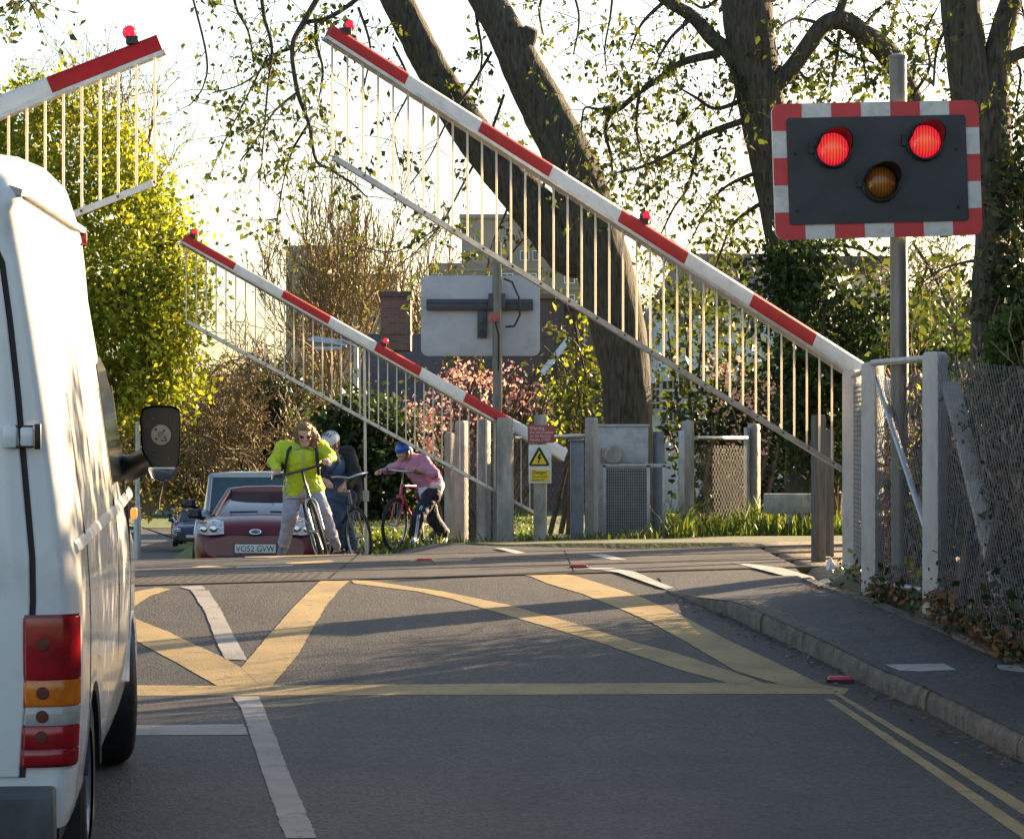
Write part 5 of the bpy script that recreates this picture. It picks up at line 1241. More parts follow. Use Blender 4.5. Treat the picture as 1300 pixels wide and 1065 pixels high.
sdf_obj('sweatshirt', [cap(sN, sF, .085, .085), cap(ch, wa, .148, .145), cap(ch+Vector((.05, 0, .05)), wa+Vector((.03, 0, .03)), .13, .13), cap(sN, eN, .080, .068), cap(eN, hN+Vector((.05, .03, .01)), .066, .046), cap(sF, eF, .075, .06), cap(eF, hF+Vector((.05, 0, 0)), .058, .044), cap(nk, nk+Vector((.01, 0, -.03)), .068, .08)], M['sweater'], pg, .010, .035, .009, 12)
sdf_obj('shirt', [cap(K(549, 617, .06), K(546, 622, .06), .150, .150)], M['shirt_white'], pg, .011, .03, .010, 14)
sdf_obj('trousers', [cap(hiN, hiF, .115, .115), cap(K(547, 624, .05), hiN, .125, .115), cap(hiN, kN, .108, .082), cap(kN, aN+Vector((0, .01, .04)), .080, .075), cap(hiF, kF, .108, .082), cap(kF, aF+Vector((0, .0, .06)), .080, .078)], M['navy'], pg, .010, .03, .010, 11)
mb = MB()
for dx in (-.9, 1.3): mb.tube([K(543+dx, 634, -.125), K(534.5+dx, 644, -.235), K(531+dx, 656, -.315), K(529+dx, 672, -.245), K(527.5+dx, 682, -.18)], .0075, 5)
mb.build('trouser_stripe', M['shirt_white'], pg)
for a, d_ in ((aN, Vector((-.01, -.17, -.055))), (aF, Vector((-.05, -.15, -.10)))):
    so = sdf_obj('shoe', [cap(a+Vector((.01, .05, -.04)), a+d_, .05, .042), cap(a+Vector((.01, .05, -.075)), a+d_+Vector((0, 0, -.03)), .03, .03)], M['trainer'], pg, .009, .02)
    mb = MB(); mb.tube([a+Vector((.045, .0, -.03)), a+d_*.5+Vector((.048, 0, 0)), a+d_*.9+Vector((.035, 0, .01))], [.012, .018, .01], 6); mb.build('shoe_stripe', M['trainer_blue'], so)
# ------------------------------------------------------------------ vegetation tools
def leafquads(pos, size, rng, droop=.0, wide=.62):
    N_ = len(pos); pos = np.asarray(pos, np.float32)
    a = rng.normal(size=(N_, 3)); a[:, 2] -= droop; a /= np.linalg.norm(a, axis=1)[:, None]
    b = np.cross(a, rng.normal(size=(N_, 3))); b /= np.maximum(1e-6, np.linalg.norm(b, axis=1))[:, None]
    nn = np.cross(a, b); s = np.asarray(size)[:, None]
    tip = pos+a*s; mid = pos+a*s*.45; l = mid+b*s*wide*.5+nn*s*.10; r_ = mid-b*s*wide*.5+nn*s*.10
    V = np.stack([pos, r_, tip, l], 1).reshape(-1, 3); F = np.arange(4*N_).reshape(-1, 4)
    return V, F
def clumps(lobes, ncl, per, crad, rng, shell=.55):
    """points gathered in clumps through the lobes' volume, thicker towards the outside; lobes: (centre, radii)"""
    vol = np.array([l[1][0]*l[1][1]*l[1][2] for l in lobes])**.75; vol /= vol.sum(); out = []
    for _ in range(ncl):
        c, r_ = lobes[rng.choice(len(lobes), p=vol)]
        d = rng.normal(size=3); d /= np.linalg.norm(d); q = np.array(c)+d*np.array(r_)*(shell+(1-shell)*rng.random()**.6)*(.92+.22*rng.random())
        m = max(2, int(per*(.4+1.2*rng.random()))); out.append(q+rng.normal(size=(m, 3))*crad*(.6+.8*rng.random()))
    return np.concatenate(out)
def foliage(name, lobes, ncl, per, crad, size, m, parent, seed, droop=.3, wide=.62, zmin=None, shell=.55, kind=None):
    rng = np.random.default_rng(seed); p = clumps(lobes, ncl, per, crad, rng, shell)
    if zmin is not None: p = p[p[:, 2] > zmin]
    V, F = leafquads(p, size*(.45+1.1*rng.random(len(p))**1.3), rng, droop, wide)
    o = fast_mesh(name, V, F, m, parent)
    if kind: o['kind'] = kind
    return o
class Tw:                                                           # thin three-sided twigs gathered fast
    def __init__(s): s.V = []; s.F = []; s.n = 0
    def seg(s, p, q, r0, r1):
        p = np.asarray(p); q = np.asarray(q); d = q-p; L = np.linalg.norm(d)
        if L < 1e-5: return
        d = d/L; a = np.cross(d, (0, 0, 1) if abs(d[2]) < .9 else (1, 0, 0)); a /= np.linalg.norm(a); b = np.cross(d, a)
        for c, r_ in ((p, r0), (q, r1)):
            for t in (0, 2.094, 4.189): s.V.append(c+(a*math.cos(t)+b*math.sin(t))*r_)
        for j in range(3): s.F.append((s.n+j, s.n+(j+1) % 3, s.n+3+(j+1) % 3, s.n+3+j))
        s.n += 6
    def build(s, name, m, parent): return fast_mesh(name, np.array(s.V), np.array(s.F), m, parent)
def grow(tw, p, d, L, r, lev, rng, up=.0, spread=.6, kids=4, tips=None, minr=.004, segs=4):
    p = np.array(p, float); d = np.array(d, float); d /= np.linalg.norm(d); pts = [p]
    for i in range(segs):
        d = d+rng.normal(size=3)*.16+np.array((0, 0, up)); d /= np.linalg.norm(d); q = pts[-1]+d*L/segs
        tw.seg(pts[-1], q, max(minr, r*(1-.75*i/segs)), max(minr, r*(1-.75*(i+1)/segs))); pts.append(q)
        if tips is not None and lev <= 1: tips.append(q)
    if lev <= 0: return
    for k in range(kids):
        t = .25+.75*(k+rng.random())/kids; i = min(segs-1, int(t*segs)); b = pts[i]+(pts[i+1]-pts[i])*(t*segs-i)
        nd = d+rng.normal(size=3)*spread; grow(tw, b, nd, L*(.45+.25*rng.random()), r*.5, lev-1, rng, up, spread, kids, tips, minr, segs)
def smooth_path(pts, n=6):
    pts = [Vector(p) for p in pts]; out = []
    for i in range(len(pts)-1):
        p0, p1, p2, p3 = pts[max(0, i-1)], pts[i], pts[i+1], pts[min(len(pts)-1, i+2)]
        for k in range(n):
            t = k/n; out.append(.5*((2*p1)+(p2-p0)*t+(2*p0-5*p1+4*p2-p3)*t*t+(3*p1-p0-3*p2+p3)*t**3))
    return out+[pts[-1]]
def limb(mb, rows, D, n=14, rough=.06, seed=0):
    """rows of (px, py, half width in px[, dD])"""
    pts = [P(r_[0], r_[1], D+(r_[3] if len(r_) > 3 else 0)) for r_ in rows]; rad = [r_[2]*D/FPX for r_ in rows]
    sp = smooth_path(pts, 7); ts = [i/7 for i in range(len(sp))]; rr = [interp(t, list(range(len(rad))), rad) for t in ts]
    n = n*2 if n > 12 else n
    b = len(mb.v); mb.tube(sp, rr, n)
    for i in range(b, len(mb.v)):
        v = Vector(mb.v[i]); k = (i-b)//n
        if k < len(sp):
            d = v-sp[k]; f = 1+rough*1.6*mnoise.noise(Vector((v.x*1.7+seed, v.y*1.7, v.z*.8)))+rough*mnoise.noise(Vector((v.x*7+seed, v.y*7, v.z*2.5)))+(rough*.9*mnoise.noise(Vector((v.x*17+seed, v.y*17, v.z*3)))-rough*.8*abs(mnoise.noise(Vector((d.x/d.length*5, d.y/d.length*5, v.z*1.1+seed)))) if n > 20 else 0)
            mb.v[i] = tuple(sp[k]+d*f)
    return sp
def sprays(tw, leaves, path, num, L, rng, droop=.5, lpc=5, lsz=.105, start=.1, cl=.05):
    """side twigs with hanging young leaves in tufts at the nodes"""
    path = [np.array(p) for p in path]; m = len(path)-1
    for i in range(num):
        t = (start+(1-start)*rng.random())*m; k = min(m-1, int(t)); p = path[k]+(path[k+1]-path[k])*(t-k)
        d = rng.normal(size=3); d[1] *= .7; d /= np.linalg.norm(d); l = L*(.4+.9*rng.random()); q = p; n_ = 5
        for j in range(n_):
            d = d+rng.normal(size=3)*.22+np.array((0, 0, -droop*.35)); d /= np.linalg.norm(d); e = q+d*l/n_
            tw.seg(q, e, .008*(1-j/6), .008*(1-(j+1)/6)); q = e
            if j >= 1:
                for _ in range(1+int(rng.random()*lpc)): leaves.append((q+rng.normal(size=3)*cl, lsz*(.35+1.15*rng.random()**1.4)))
def leaves_obj(name, leaves, m, parent, seed, droop=1.1, wide=.55):
    rng = np.random.default_rng(seed); V, F = leafquads(np.array([l[0] for l in leaves]), np.array([l[1] for l in leaves]), rng, droop, wide)
    return fast_mesh(name, V, F, m, parent)

# ------------------------------------------------------------------ the three big roadside trees
def big_tree(loc, label, limbs, twigs, D, seed, lm=None, spray=10, spL=1.0, thick=()):
    root = thing('tree', loc, label, 'tree', 'big trees beyond the railway'); rng = np.random.default_rng(seed)
    mb = MB(); sps = [limb(mb, r_, D, 18 if r_[0][2] > 15 else 10, .05, seed+i) for i, r_ in enumerate(limbs)]; mb.build('trunk', M['bark'], root, smooth=70)
    b2 = MB(); tw = Tw(); lv = []
    for rows, num in twigs:
        dd = rng.uniform(-1.4, 1.4); rows = [(r_[0], r_[1], r_[2] if len(r_) > 2 else 2, (dd+rng.uniform(-.3, .3))*i_/len(rows)) for i_, r_ in enumerate(rows)]
        sp = limb(b2, rows, D, 7, .03, seed); sprays(tw, lv, sp, num, spL, rng)
    if b2.v: b2.build('branches', M['bark'], root, smooth=70)
    if tw.V: tw.build('twigs', M['twig'], root)
    if lv: leaves_obj('leaves', lv, lm or M['leaf'], root, seed)
    return root, sps, len(lv)
T1 = P(798, 690, 40)
big_tree((T1.x, 40, gz(T1.x, 40)), 'great leaning tree forking into two bare dark trunks above the grey cabinet',
    [[(800,720,36),(798,640,34),(798,540,31),(794,470,31),(780,400,36),(762,330,38),(742,262,37),(724,205,33),(697,150,30),(668,95,27),(644,45,24),(618,0,22),(590,-50,21)],
     [(748,330,26,.1),(722,318,32,.15),(690,278,31,.2),(650,232,28,.3),(615,190,26,.35),(580,140,24,.4),(553,95,21,.4),(528,48,20,.4),(505,2,20,.4),(478,-50,19,.4)],
     [(660,75,12),(670,48,12,-.1),(674,36,9,-.15)]],
    [([(420,-30,4),(386,28,4),(371,61,3),(378,117,3),(392,157,2.5),(401,203,2),(419,215,2),(447,233,1.5),(465,250,1)], 34),
     ([(386,28,3),(416,23,3),(452,0,3),(480,-30,3)], 14), ([(401,26,2.5),(402,56,2.5),(410,90,1.5),(405,125,1)], 14), ([(371,61,2.5),(345,72,2),(325,95,1.5),(300,110,1),(270,118,1)], 18),
     ([(330,-30,3),(335,20,2.5),(345,60,2),(340,110,1.5),(335,170,1),(330,230,1)], 26), ([(290,-40,2),(300,10,2),(315,40,1.5),(322,80,1)], 16),
     ([(378,117,2),(350,140,1.5),(330,170,1),(305,205,1)], 20), ([(392,157,2),(372,190,1.5),(360,230,1),(352,280,1)], 16),
     ([(240,-20,1.5),(262,70,1.5),(258,110,1),(240,135,.8)], 4), ([(340,70,1.5),(300,150,1),(275,200,.8)], 9),
     ([(624,66,2),(598,110,2),(570,150,1.5),(545,200,1),(520,235,1)], 12), ([(640,120,2),(622,170,2),(590,230,1.5),(560,285,1.2),(530,318,1)], 16), ([(560,285,1),(540,300,1),(500,320,1),(455,312,.8)], 9),
     ([(690,282,2),(668,300,1.5),(640,335,1.2),(612,380,1)], 10), ([(655,235,2),(640,275,1.5),(625,310,1),(618,345,.8)], 8), ([(600,-20,2),(606,30,2),(612,70,1.5),(606,110,1)], 8),
     ([(500,60,2),(520,110,1.5),(500,160,1),(508,210,.8)], 7), ([(455,10,2),(470,60,1.5),(462,110,1)], 6), ([(700,-30,2),(685,10,2),(690,45,1)], 8), ([(780,-30,2),(775,20,1.5),(768,60,1.2),(770,90,.8)], 9),
     ([(760,235,2),(752,285,1.5),(770,330,1)], 9), ([(600,400,1.5),(590,430,1),(575,455,.8)], 6), ([(690,440,1.5),(720,470,1.2),(735,500,1),(728,540,.8)], 16), ([(728,400,2),(735,440,1.5),(745,480,1)], 9)],
    40.0, 11)
T2 = P(1025, 690, 38.5)
big_tree((T2.x, 38.5, gz(T2.x, 38.5)), 'thick upright ivy-footed tree rising behind the red and white signal board',
    [[(1040,720,40),(1032,560,36),(1026,450,33),(1018,380,31),(1002,300,30),(984,220,29),(970,150,28),(958,85,29),(950,20,34),(944,-50,36)],
     [(952,110,12),(926,68,10),(903,48,10),(880,22,9),(846,0,8),(800,-40,8)], [(975,118,12,-.1),(1003,89,11,-.2),(1026,58,11,-.3),(1046,32,11,-.3),(1070,26,13,-.3),(1098,44,13,-.2),(1125,66,16,0),(1150,108,13,.1),(1172,160,11,.2),(1190,230,11,.3),(1205,300,12,.3)], [(1052,32,6,-.3),(1066,14,6,-.3),(1076,-20,6,-.3)]],
    [([(914,68,6),(868,79,5),(840,98,4),(812,117,4),(790,136,3.5),(774,148,3),(769,170,2.5),(776,200,2),(778,235,1.5)], 46), ([(790,136,3),(760,139,2),(742,138,1.5),(738,165,1)], 12), ([(812,117,2.5),(808,150,2),(812,190,1.5),(822,215,1)], 20),
     ([(964,147,5),(910,165,4),(886,176,3),(850,196,2.5),(815,212,2),(780,220,1)], 32), ([(886,176,3),(882,205,2.5),(872,240,2),(855,265,1.5),(838,300,1)], 28), ([(962,118,4),(912,138,2.5),(885,125,2),(860,110,1)], 20),
     ([(980,212,4),(925,235,2),(900,262,1.5),(880,300,1)], 26), ([(988,246,4),(935,280,2),(915,320,1.5),(900,365,1)], 30), ([(925,72,3),(935,110,2),(925,150,1)], 20), ([(880,22,3),(850,50,2),(832,84,1)], 16), ([(846,0,3),(815,30,2),(800,65,1)], 14),
     ([(1003,89,3),(975,78,2),(985,48,1.5)], 12), ([(1046,32,3),(1010,24,2),(985,40,1.5)], 12), ([(1066,40,3),(1062,75,2),(1056,110,1.5)], 16), ([(1040,42,3),(1075,68,2),(1110,80,1)], 14), ([(1010,85,2.5),(1025,100,2),(1045,85,1)], 12), ([(1130,40,2.5),(1140,0,2),(1146,-30,2)], 18), ([(1100,30,2.5),(1120,8,2),(1150,-10,1)], 16),
     ([(1160,120,2.5),(1180,85,2),(1175,45,1.5),(1190,10,1)], 20), ([(1085,40,2.5),(1095,70,2),(1100,105,1)], 12), ([(985,325,3),(1060,312,2),(1110,325,1.5),(1135,360,1)], 36), ([(1160,310,2),(1180,340,2),(1200,380,1.5)], 24), ([(1180,330,2),(1160,400,1.5),(1165,440,1)], 26), ([(1040,0,2),(1000,-10,2)], 8),
     ([(930,-20,3),(895,10,2),(870,-5,1)], 10), ([(720,-30,2),(735,20,1.5),(728,70,1)], 8)],
    38.5, 23)
T3 = P(1262, 690, 30)
big_tree((T3.x, 30, gz(T3.x, 30)), 'forked tree at the right edge with ivy climbing its right side',
    [[(1270,720,36),(1264,560,31),(1261,470,29),(1260,390,26),(1262,300,25),(1258,230,33),(1246,170,34),(1234,110,28),(1224,50,25),(1219,0,25),(1214,-50,24)], [(1256,215,26),(1258,150,24),(1262,95,19),(1270,48,16),(1284,0,15),(1298,-50,14)], [(1266,95,11),(1290,70,8),(1325,62,8)]],
    [([(1276,60,3),(1295,90,2),(1290,130,1.5),(1280,170,1)], 18), ([(1210,20,2.5),(1190,60,2),(1185,110,1.5)], 14), ([(1280,190,2.5),(1296,230,2),(1290,280,1)], 16), ([(1240,330,2),(1200,340,1.5),(1170,360,1)], 18), ([(1290,-20,2),(1300,20,1.5)], 8), ([(1245,20,2),(1252,60,1)], 6)],
    30.0, 37)
T4 = P(-190, 690, 34)
big_tree((T4.x, 34, gz(T4.x, 34)), 'tree outside the left edge, a few leafy twigs dangling in the top left corner', [[(-190,720,34),(-185,500,30),(-180,250,26),(-170,0,22)], [(-182,260,12),(-120,60,9),(-70,-30,7)]],
    [([(-120,60,4),(-60,0,3),(-10,-12,2),(30,-4,1.5),(46,18,1)], 20), ([(-60,0,3),(-20,-30,2),(40,-25,1.5),(58,-5,1)], 10)], 34.0, 53)
# ivy on trunks and evergreen undergrowth behind the barrier foot
def bush(name, lobes_px, D, label, cat, n, per, crad, size, m, seed, droop=.3, base=None, sticks=0, sm=None, group=None, wide=.62, depth=None, shell=.55):
    lo = [(tuple(P(x, y, D+(dd or 0))), (rx*D/FPX, (depth or min(rx, ry)*D/FPX*1.0), ry*D/FPX)) for x, y, rx, ry, dd in [(l+(0,))[:5] for l in lobes_px]]
    bx = P(base[0] if base else lobes_px[0][0], 690, D); g = gz(bx.x, D)
    root = thing(name, (bx.x, D, g), label, cat, group)
    foliage('foliage', lo, n, per, crad, size, m, root, seed, droop, wide, zmin=g-.05, shell=shell)
    if sticks:
        tw = Tw(); rng = np.random.default_rng(seed+1)
        for i in range(sticks):
            c, r_ = lo[i % len(lo)]; e = np.array(c)+rng.normal(size=3)*np.array(r_)*.6; p = np.array((bx.x+rng.normal()*.25, D+rng.normal()*.2, g)); mid = (p+e)/2+rng.normal(size=3)*.15*np.array((1, 1, .3)); tw.seg(p, mid, .05, .035); tw.seg(mid, e, .035, .012)
        tw.build('stems', sm or M['twig'], root)
    return root
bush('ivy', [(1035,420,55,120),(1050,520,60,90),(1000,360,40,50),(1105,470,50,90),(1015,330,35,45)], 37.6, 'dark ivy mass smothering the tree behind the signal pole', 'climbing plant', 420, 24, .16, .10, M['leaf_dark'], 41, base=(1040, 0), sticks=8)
bush('ivy', [(1296,330,22,130),(1290,440,30,60),(1300,200,16,60)], 29.6, 'ivy sheathing the forked tree at the right edge', 'climbing plant', 200, 22, .12, .09, M['ivy'], 42, base=(1290, 0), sticks=3)
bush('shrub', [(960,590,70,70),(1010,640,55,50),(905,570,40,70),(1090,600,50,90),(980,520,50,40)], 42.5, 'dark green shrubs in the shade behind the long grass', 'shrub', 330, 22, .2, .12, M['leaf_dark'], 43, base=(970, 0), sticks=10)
bush('shrub', [(905,470,50,60),(870,420,40,50),(935,430,40,60),(890,370,45,40),(850,500,28,60),(955,500,30,50)], 44, 'loose leafy shrub between the leaning tree and the white house', 'shrub', 100, 20, .22, .12, M['leaf'], 44, base=(900, 0), sticks=14)
bush('shrub', [(1185,440,55,50),(1170,500,50,60),(1225,500,40,60)], 36, 'green leafy shrub in front of the brick wall at the right', 'shrub', 130, 20, .16, .10, M['hedge'], 45, base=(1185, 0), sticks=8)
bush('blossom_tree', [(930,485,45,35),(965,510,30,45),(900,520,30,30),(990,490,24,30),(930,560,50,24)], 41, 'pink blossom showing through the pickets of the largest barrier', 'tree', 34, 14, .12, .07, M['pink'], 46, base=(940, 0), sticks=10)
bush('blossom_tree', [(560,520,48,55),(600,490,40,40),(640,500,36,42),(678,515,28,34),(590,560,50,40),(665,480,18,26),(540,590,22,40)], 39.5, 'salmon-pink blossoming tree under the back of the far signal', 'tree', 150, 15, .09, .06, M['pink'], 47, base=(600, 0), sticks=60, shell=.3)
bush('shrub', [(735,470,30,50),(725,520,36,45),(745,430,16,40)], 43, 'sparse yellow-green sapling against the tan house wall', 'shrub', 50, 16, .16, .10, M['leaf_sun'], 48, base=(730, 0), sticks=10)
bush('bush', [(1288,445,28,36),(1275,475,20,22),(1300,480,25,26),(1310,420,30,30)], 17.2, 'bright green bush hanging over the fence at the right edge', 'shrub', 190, 24, .045, .045, M['hedge'], 49, base=(1300, 0), sticks=6)

# dead vines, brambles and ivy filling the near fence
def vines(name, label, a, b, h, n, seed, m, L=.9):
    root = thing(name, (a[0], a[1], gz(a[0], a[1])), label, 'climbing plant'); rng = np.random.default_rng(seed); tw = Tw(); a = np.array(a); b = np.array(b)
    for i in range(n):
        t = rng.random(); p = a+(b-a)*t; p = np.array((p[0]+abs(rng.normal())*.22, p[1]+rng.normal()*.1, gz(p[0], p[1])+rng.random()*h*.8)); d = rng.normal(size=3); d[2] = d[2]*.9+.3
        grow(tw, p, d, L*(.4+.8*rng.random()), .006, 1, rng, .02, .8, 3, None, .0028, 4)
    fx = lambda y: np.interp(y, [13.5, 18.1, 20.05, 22.4], [2.93, 2.76, 2.62, 2.76])
    VV = np.array(tw.V); lim = fx(VV[:, 1])+.03+.12*np.abs(np.sin(VV[:, 1]*41+VV[:, 2]*29)); VV[:, 0] = np.maximum(VV[:, 0], lim); tw.V = list(VV)
    tw.build('stems', m, root); return root
r1 = vines('dead_vine', 'tangle of dry brown vines inside the fence bay with the diagonal tube', (2.66, 18.15), (2.62, 20.0), 1.35, 190, 51, M['dead'])
foliage('leaves', [((2.85, 19.2, .75), (.12, .6, .6)), ((2.75, 18.6, .25), (.1, .4, .2))], 60, 12, .05, .045, M['leaf_sun'], r1, 52, zmin=.02)
r1 = vines('dead_vine', 'brown climber thick with dead leaves behind the narrow mesh bay by the barrier foot', (2.72, 20.2), (2.78, 21.5), 1.3, 150, 53, M['dead'], .7)
foliage('leaves', [((2.85, 20.9, .5), (.12, .6, .55))], 120, 14, .06, .05, M['deadleaf'], r1, 54, zmin=.02)
r1 = vines('bramble', 'dense brown bramble and ivy filling the fence right of the tallest post', (2.78, 18.0), (3.05, 13.6), 1.55, 420, 55, M['dead'], 1.0)
foliage('leaves', [((3.0, 17.0, .45), (.18, .9, .5)), ((2.95, 15.4, .2), (.2, 1.2, .3)), ((3.05, 16.4, 1.2), (.15, .9, .3)), ((2.86, 17.6, 1.2), (.08, .3, .35))], 150, 14, .07, .05, M['ivy'], r1, 56, zmin=-.1)
foliage('dead_leaves', [((3.35, 16.6, .5), (.2, 1.9, .75)), ((3.2, 19.6, .55), (.2, 1.2, .65))], 330, 18, .10, .06, M['deadleaf'], r1, 59, zmin=-.1, shell=.1)
rr = thing('ivy', (2.75, 17.5, .0), 'low dark ivy and weeds along the foot of the near fence', 'climbing plant')
foliage('leaves', [((2.72, 17.9, .06), (.14, .9, .14)), ((2.86, 16.6, .02), (.16, .8, .2)), ((2.98, 15.2, -.08), (.18, .9, .22)), ((2.58, 19.6, .06), (.08, .8, .08)), ((2.56, 21.2, .06), (.08, 1.0, .08)), ((2.72, 18.05, .25), (.1, .12, .3))], 95, 14, .05, .05, M['ivy'], rr, 57, zmin=-.25, shell=.1)
foliage('dead_leaves', [((2.74, 17.9, .04), (.14, .9, .10)), ((2.88, 16.4, .0), (.16, 1.0, .16)), ((2.60, 19.8, .05), (.08, .9, .07))], 130, 14, .05, .045, M['deadleaf'], rr, 60, zmin=-.25, shell=.1)
# unseen hedge beyond the right edge, added and shaped to shade road and van
hr = thing('hedge', (5.2, 14, -.3), 'unseen thick green hedge on the right-hand bank, added to shade the foreground', 'hedge')
foliage('foliage', [((4.9+.05*i, 5+i*1.3, (1.5 if i < 13 else .65)+.15*math.sin(i*2.1)), (.6, 1.0, 2.05 if i < 13 else 1.25)) for i in range(14)], 2600, 26, .15, .17, M['hedge'], hr, 58, zmin=-.6, shell=.1)
tw = Tw(); rng = np.random.default_rng(9)
for i in range(70): tw.seg((5.1+rng.normal()*.2, 5+i*.24, -.5), (5.1+rng.normal()*.4, 5+i*.24+rng.normal()*.3, 2.4), .03, .01)
tw.build('stems', M['twig'], hr)

# ------------------------------------------------------------------ the sunlit tree and the rest of the far left
TD = 78
lt = thing('tree', (P(90, 650, TD).x, TD, gz(P(90, 650, TD).x, TD)), 'big round tree in bright yellow-green leaf behind the van', 'tree')
mb = MB(); limb(mb, [(85,760,22),(90,600,18),(95,480,15),(90,380,11),(80,260,6)], TD, 12, .06, 3); limb(mb, [(92,480,9),(130,400,7),(170,340,5),(230,300,3)], TD, 8, .05, 4); limb(mb, [(92,500,8),(140,470,6),(200,440,4),(240,420,2)], TD, 8, .05, 5); limb(mb, [(90,420,8),(50,340,6),(30,250,4)], TD, 8, .05, 6); mb.build('trunk', M['bark'], lt, smooth=70)
px_l = [(60,240,85,80),(120,330,95,95),(60,400,110,110),(150,440,90,75),(185,300,58,75),(200,420,52,70),(215,480,38,50),(150,200,45,52),(30,160,55,55),(95,130,55,40),(228,360,30,45),(175,245,40,40),(160,520,50,30),(-20,300,80,150),(110,500,60,50)]
foliage('crown', [(tuple(P(x, y, TD+dz)), (rx*TD/FPX, 1.6, ry*TD/FPX)) for (x, y, rx, ry), dz in zip(px_l, [0, -1, .5, -1.2, 0, -.5, -.8, .4, .6, .8, 0, .3, -1, 0, -1])], 1150, 42, .32, .165, M['leaf_sun'], lt, 61, .6, shell=.35)
tw = Tw(); rng = np.random.default_rng(62); tips = []
for i in range(34):
    s = P(rng.uniform(60, 190), rng.uniform(150, 300), TD+1); grow(tw, s, (rng.normal()*.6, rng.normal()*.3, 1), 1.9, .03, 2, rng, .05, .55, 4, tips, .008)
tw.build('bare_twigs', M['brown_twig'], lt)
leaves_obj('young_leaves', [(t+rng.normal(size=3)*.1, .13) for t in tips[::7]], M['olive'], lt, 63)

def twig_tree(label, px, D, ytop, half, seed, m, lm, upright=.0, nstem=9, lsize=.1, every=3, y0=690, lev=3, kids=4, spread=.6, group='bare trees down the road'):
    b = P(px, y0, D); root = thing('tree', (b.x, D, gz(b.x, D)), label, 'tree', group); rng = np.random.default_rng(seed); tw = Tw(); tips = []
    g = gz(b.x, D); top = P(px, ytop, D).z; Hh = top-g
    tw.seg((b.x, D, g), (b.x, D, g+Hh*.22), half*D/FPX*.10+.08, .09)
    for i in range(nstem):
        a = rng.uniform(-1, 1); z = g+Hh*rng.uniform(.08, .35)
        grow(tw, (b.x+a*half*D/FPX*.25, D+rng.normal()*.6, z), (a*half*D/FPX/Hh*(1.6 if not upright else .9), rng.normal()*.25, 1), (top-z)*(.50+.25*rng.random()), .05, lev, rng, upright, spread, kids, tips, .010*D/60, 6 if upright else 5)
    tw.build('branches', m, root)
    if lm: leaves_obj('buds', [(t+rng.normal(size=3)*.10, lsize*(.6+.8*rng.random())) for t in tips[::every]], lm, root, seed+1, .4)
    return root
twig_tree('tall upright feathery tree with olive buds in front of the round tower', 432, 82, 262, 60, 71, M['brown_twig'], M['olive'], .12, 15, .10, 2, spread=.28)
twig_tree('slim feathery tree right of the upright olive one, above the chimney', 535, 92, 345, 60, 72, M['brown_twig'], M['olive'], .10, 9, .09, 3, spread=.3)
twig_tree('bare brown tree beside the bright green tree', 285, 92, 400, 80, 73, M['brown_twig'], None, 0, 14, .1, 3, spread=.75)
twig_tree('bare brown bushy tree over the conifer', 355, 88, 420, 60, 74, M['brown_twig'], M['olive'], 0, 12, .1, 5, spread=.75)
twig_tree('pale bare tree low behind the maroon car roof', 300, 80, 480, 80, 75, M['brown_twig'], M['olive'], 0, 14, .1, 5, spread=.8)
twig_tree('wispy yellow-green tree behind the leaning trunk and pickets', 815, 70, 360, 45, 76, M['brown_twig'], M['olive'], .05, 12, .10, 1, spread=.5, group='trees behind the leaning tree')
twig_tree('bare twiggy tree right of the signal pole', 1190, 60, 300, 60, 77, M['brown_twig'], M['olive'], 0, 9, .09, 3, spread=.6, group='trees behind the leaning tree')
bush('conifer', [(352,600,46,60),(350,550,36,45),(352,515,22,32),(355,495,12,20)], 84, 'dark conifer behind the woman in the yellow jacket', 'tree', 420, 24, .28, .22, M['conifer'], 81, droop=.2, base=(352, 0), sticks=3, wide=.25, shell=.2)
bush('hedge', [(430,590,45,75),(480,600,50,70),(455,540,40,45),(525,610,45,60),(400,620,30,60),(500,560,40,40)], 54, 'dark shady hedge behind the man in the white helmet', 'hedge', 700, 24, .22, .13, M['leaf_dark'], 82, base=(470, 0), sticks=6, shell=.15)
bush('shrub', [(215,590,60,50),(275,600,55,48),(165,570,50,60),(320,560,60,45),(260,540,60,40),(300,505,60,40)], 118, 'brown and green undergrowth at the bend of the road', 'shrub', 520, 24, .4, .24, M['olive'], 83, base=(240, 0), sticks=6, shell=.2)
bush('shrub', [(238,625,22,30),(255,600,22,26),(300,620,60,30)], 128, 'dark evergreen bush left of the people carrier', 'shrub', 150, 24, .35, .24, M['leaf_dark'], 84, base=(240, 0), sticks=3, shell=.2)
# far wood closing the view at the end of the road
rng = np.random.default_rng(90); lo = [(tuple(P(x, 560+rng.uniform(-25, 25), 215)), (4.5, 3, 4.5)) for x in range(-120, 1450, 55)]
wd = thing('distant_wood', (0, 215, -4), 'belt of hazy brown-green woodland closing the view behind everything', 'woodland'); tag(wd, kind='stuff')
fo = foliage('foliage', lo, 1500, 22, .8, .65, M['olive'], wd, 91, shell=.2); fo['kind'] = 'stuff'
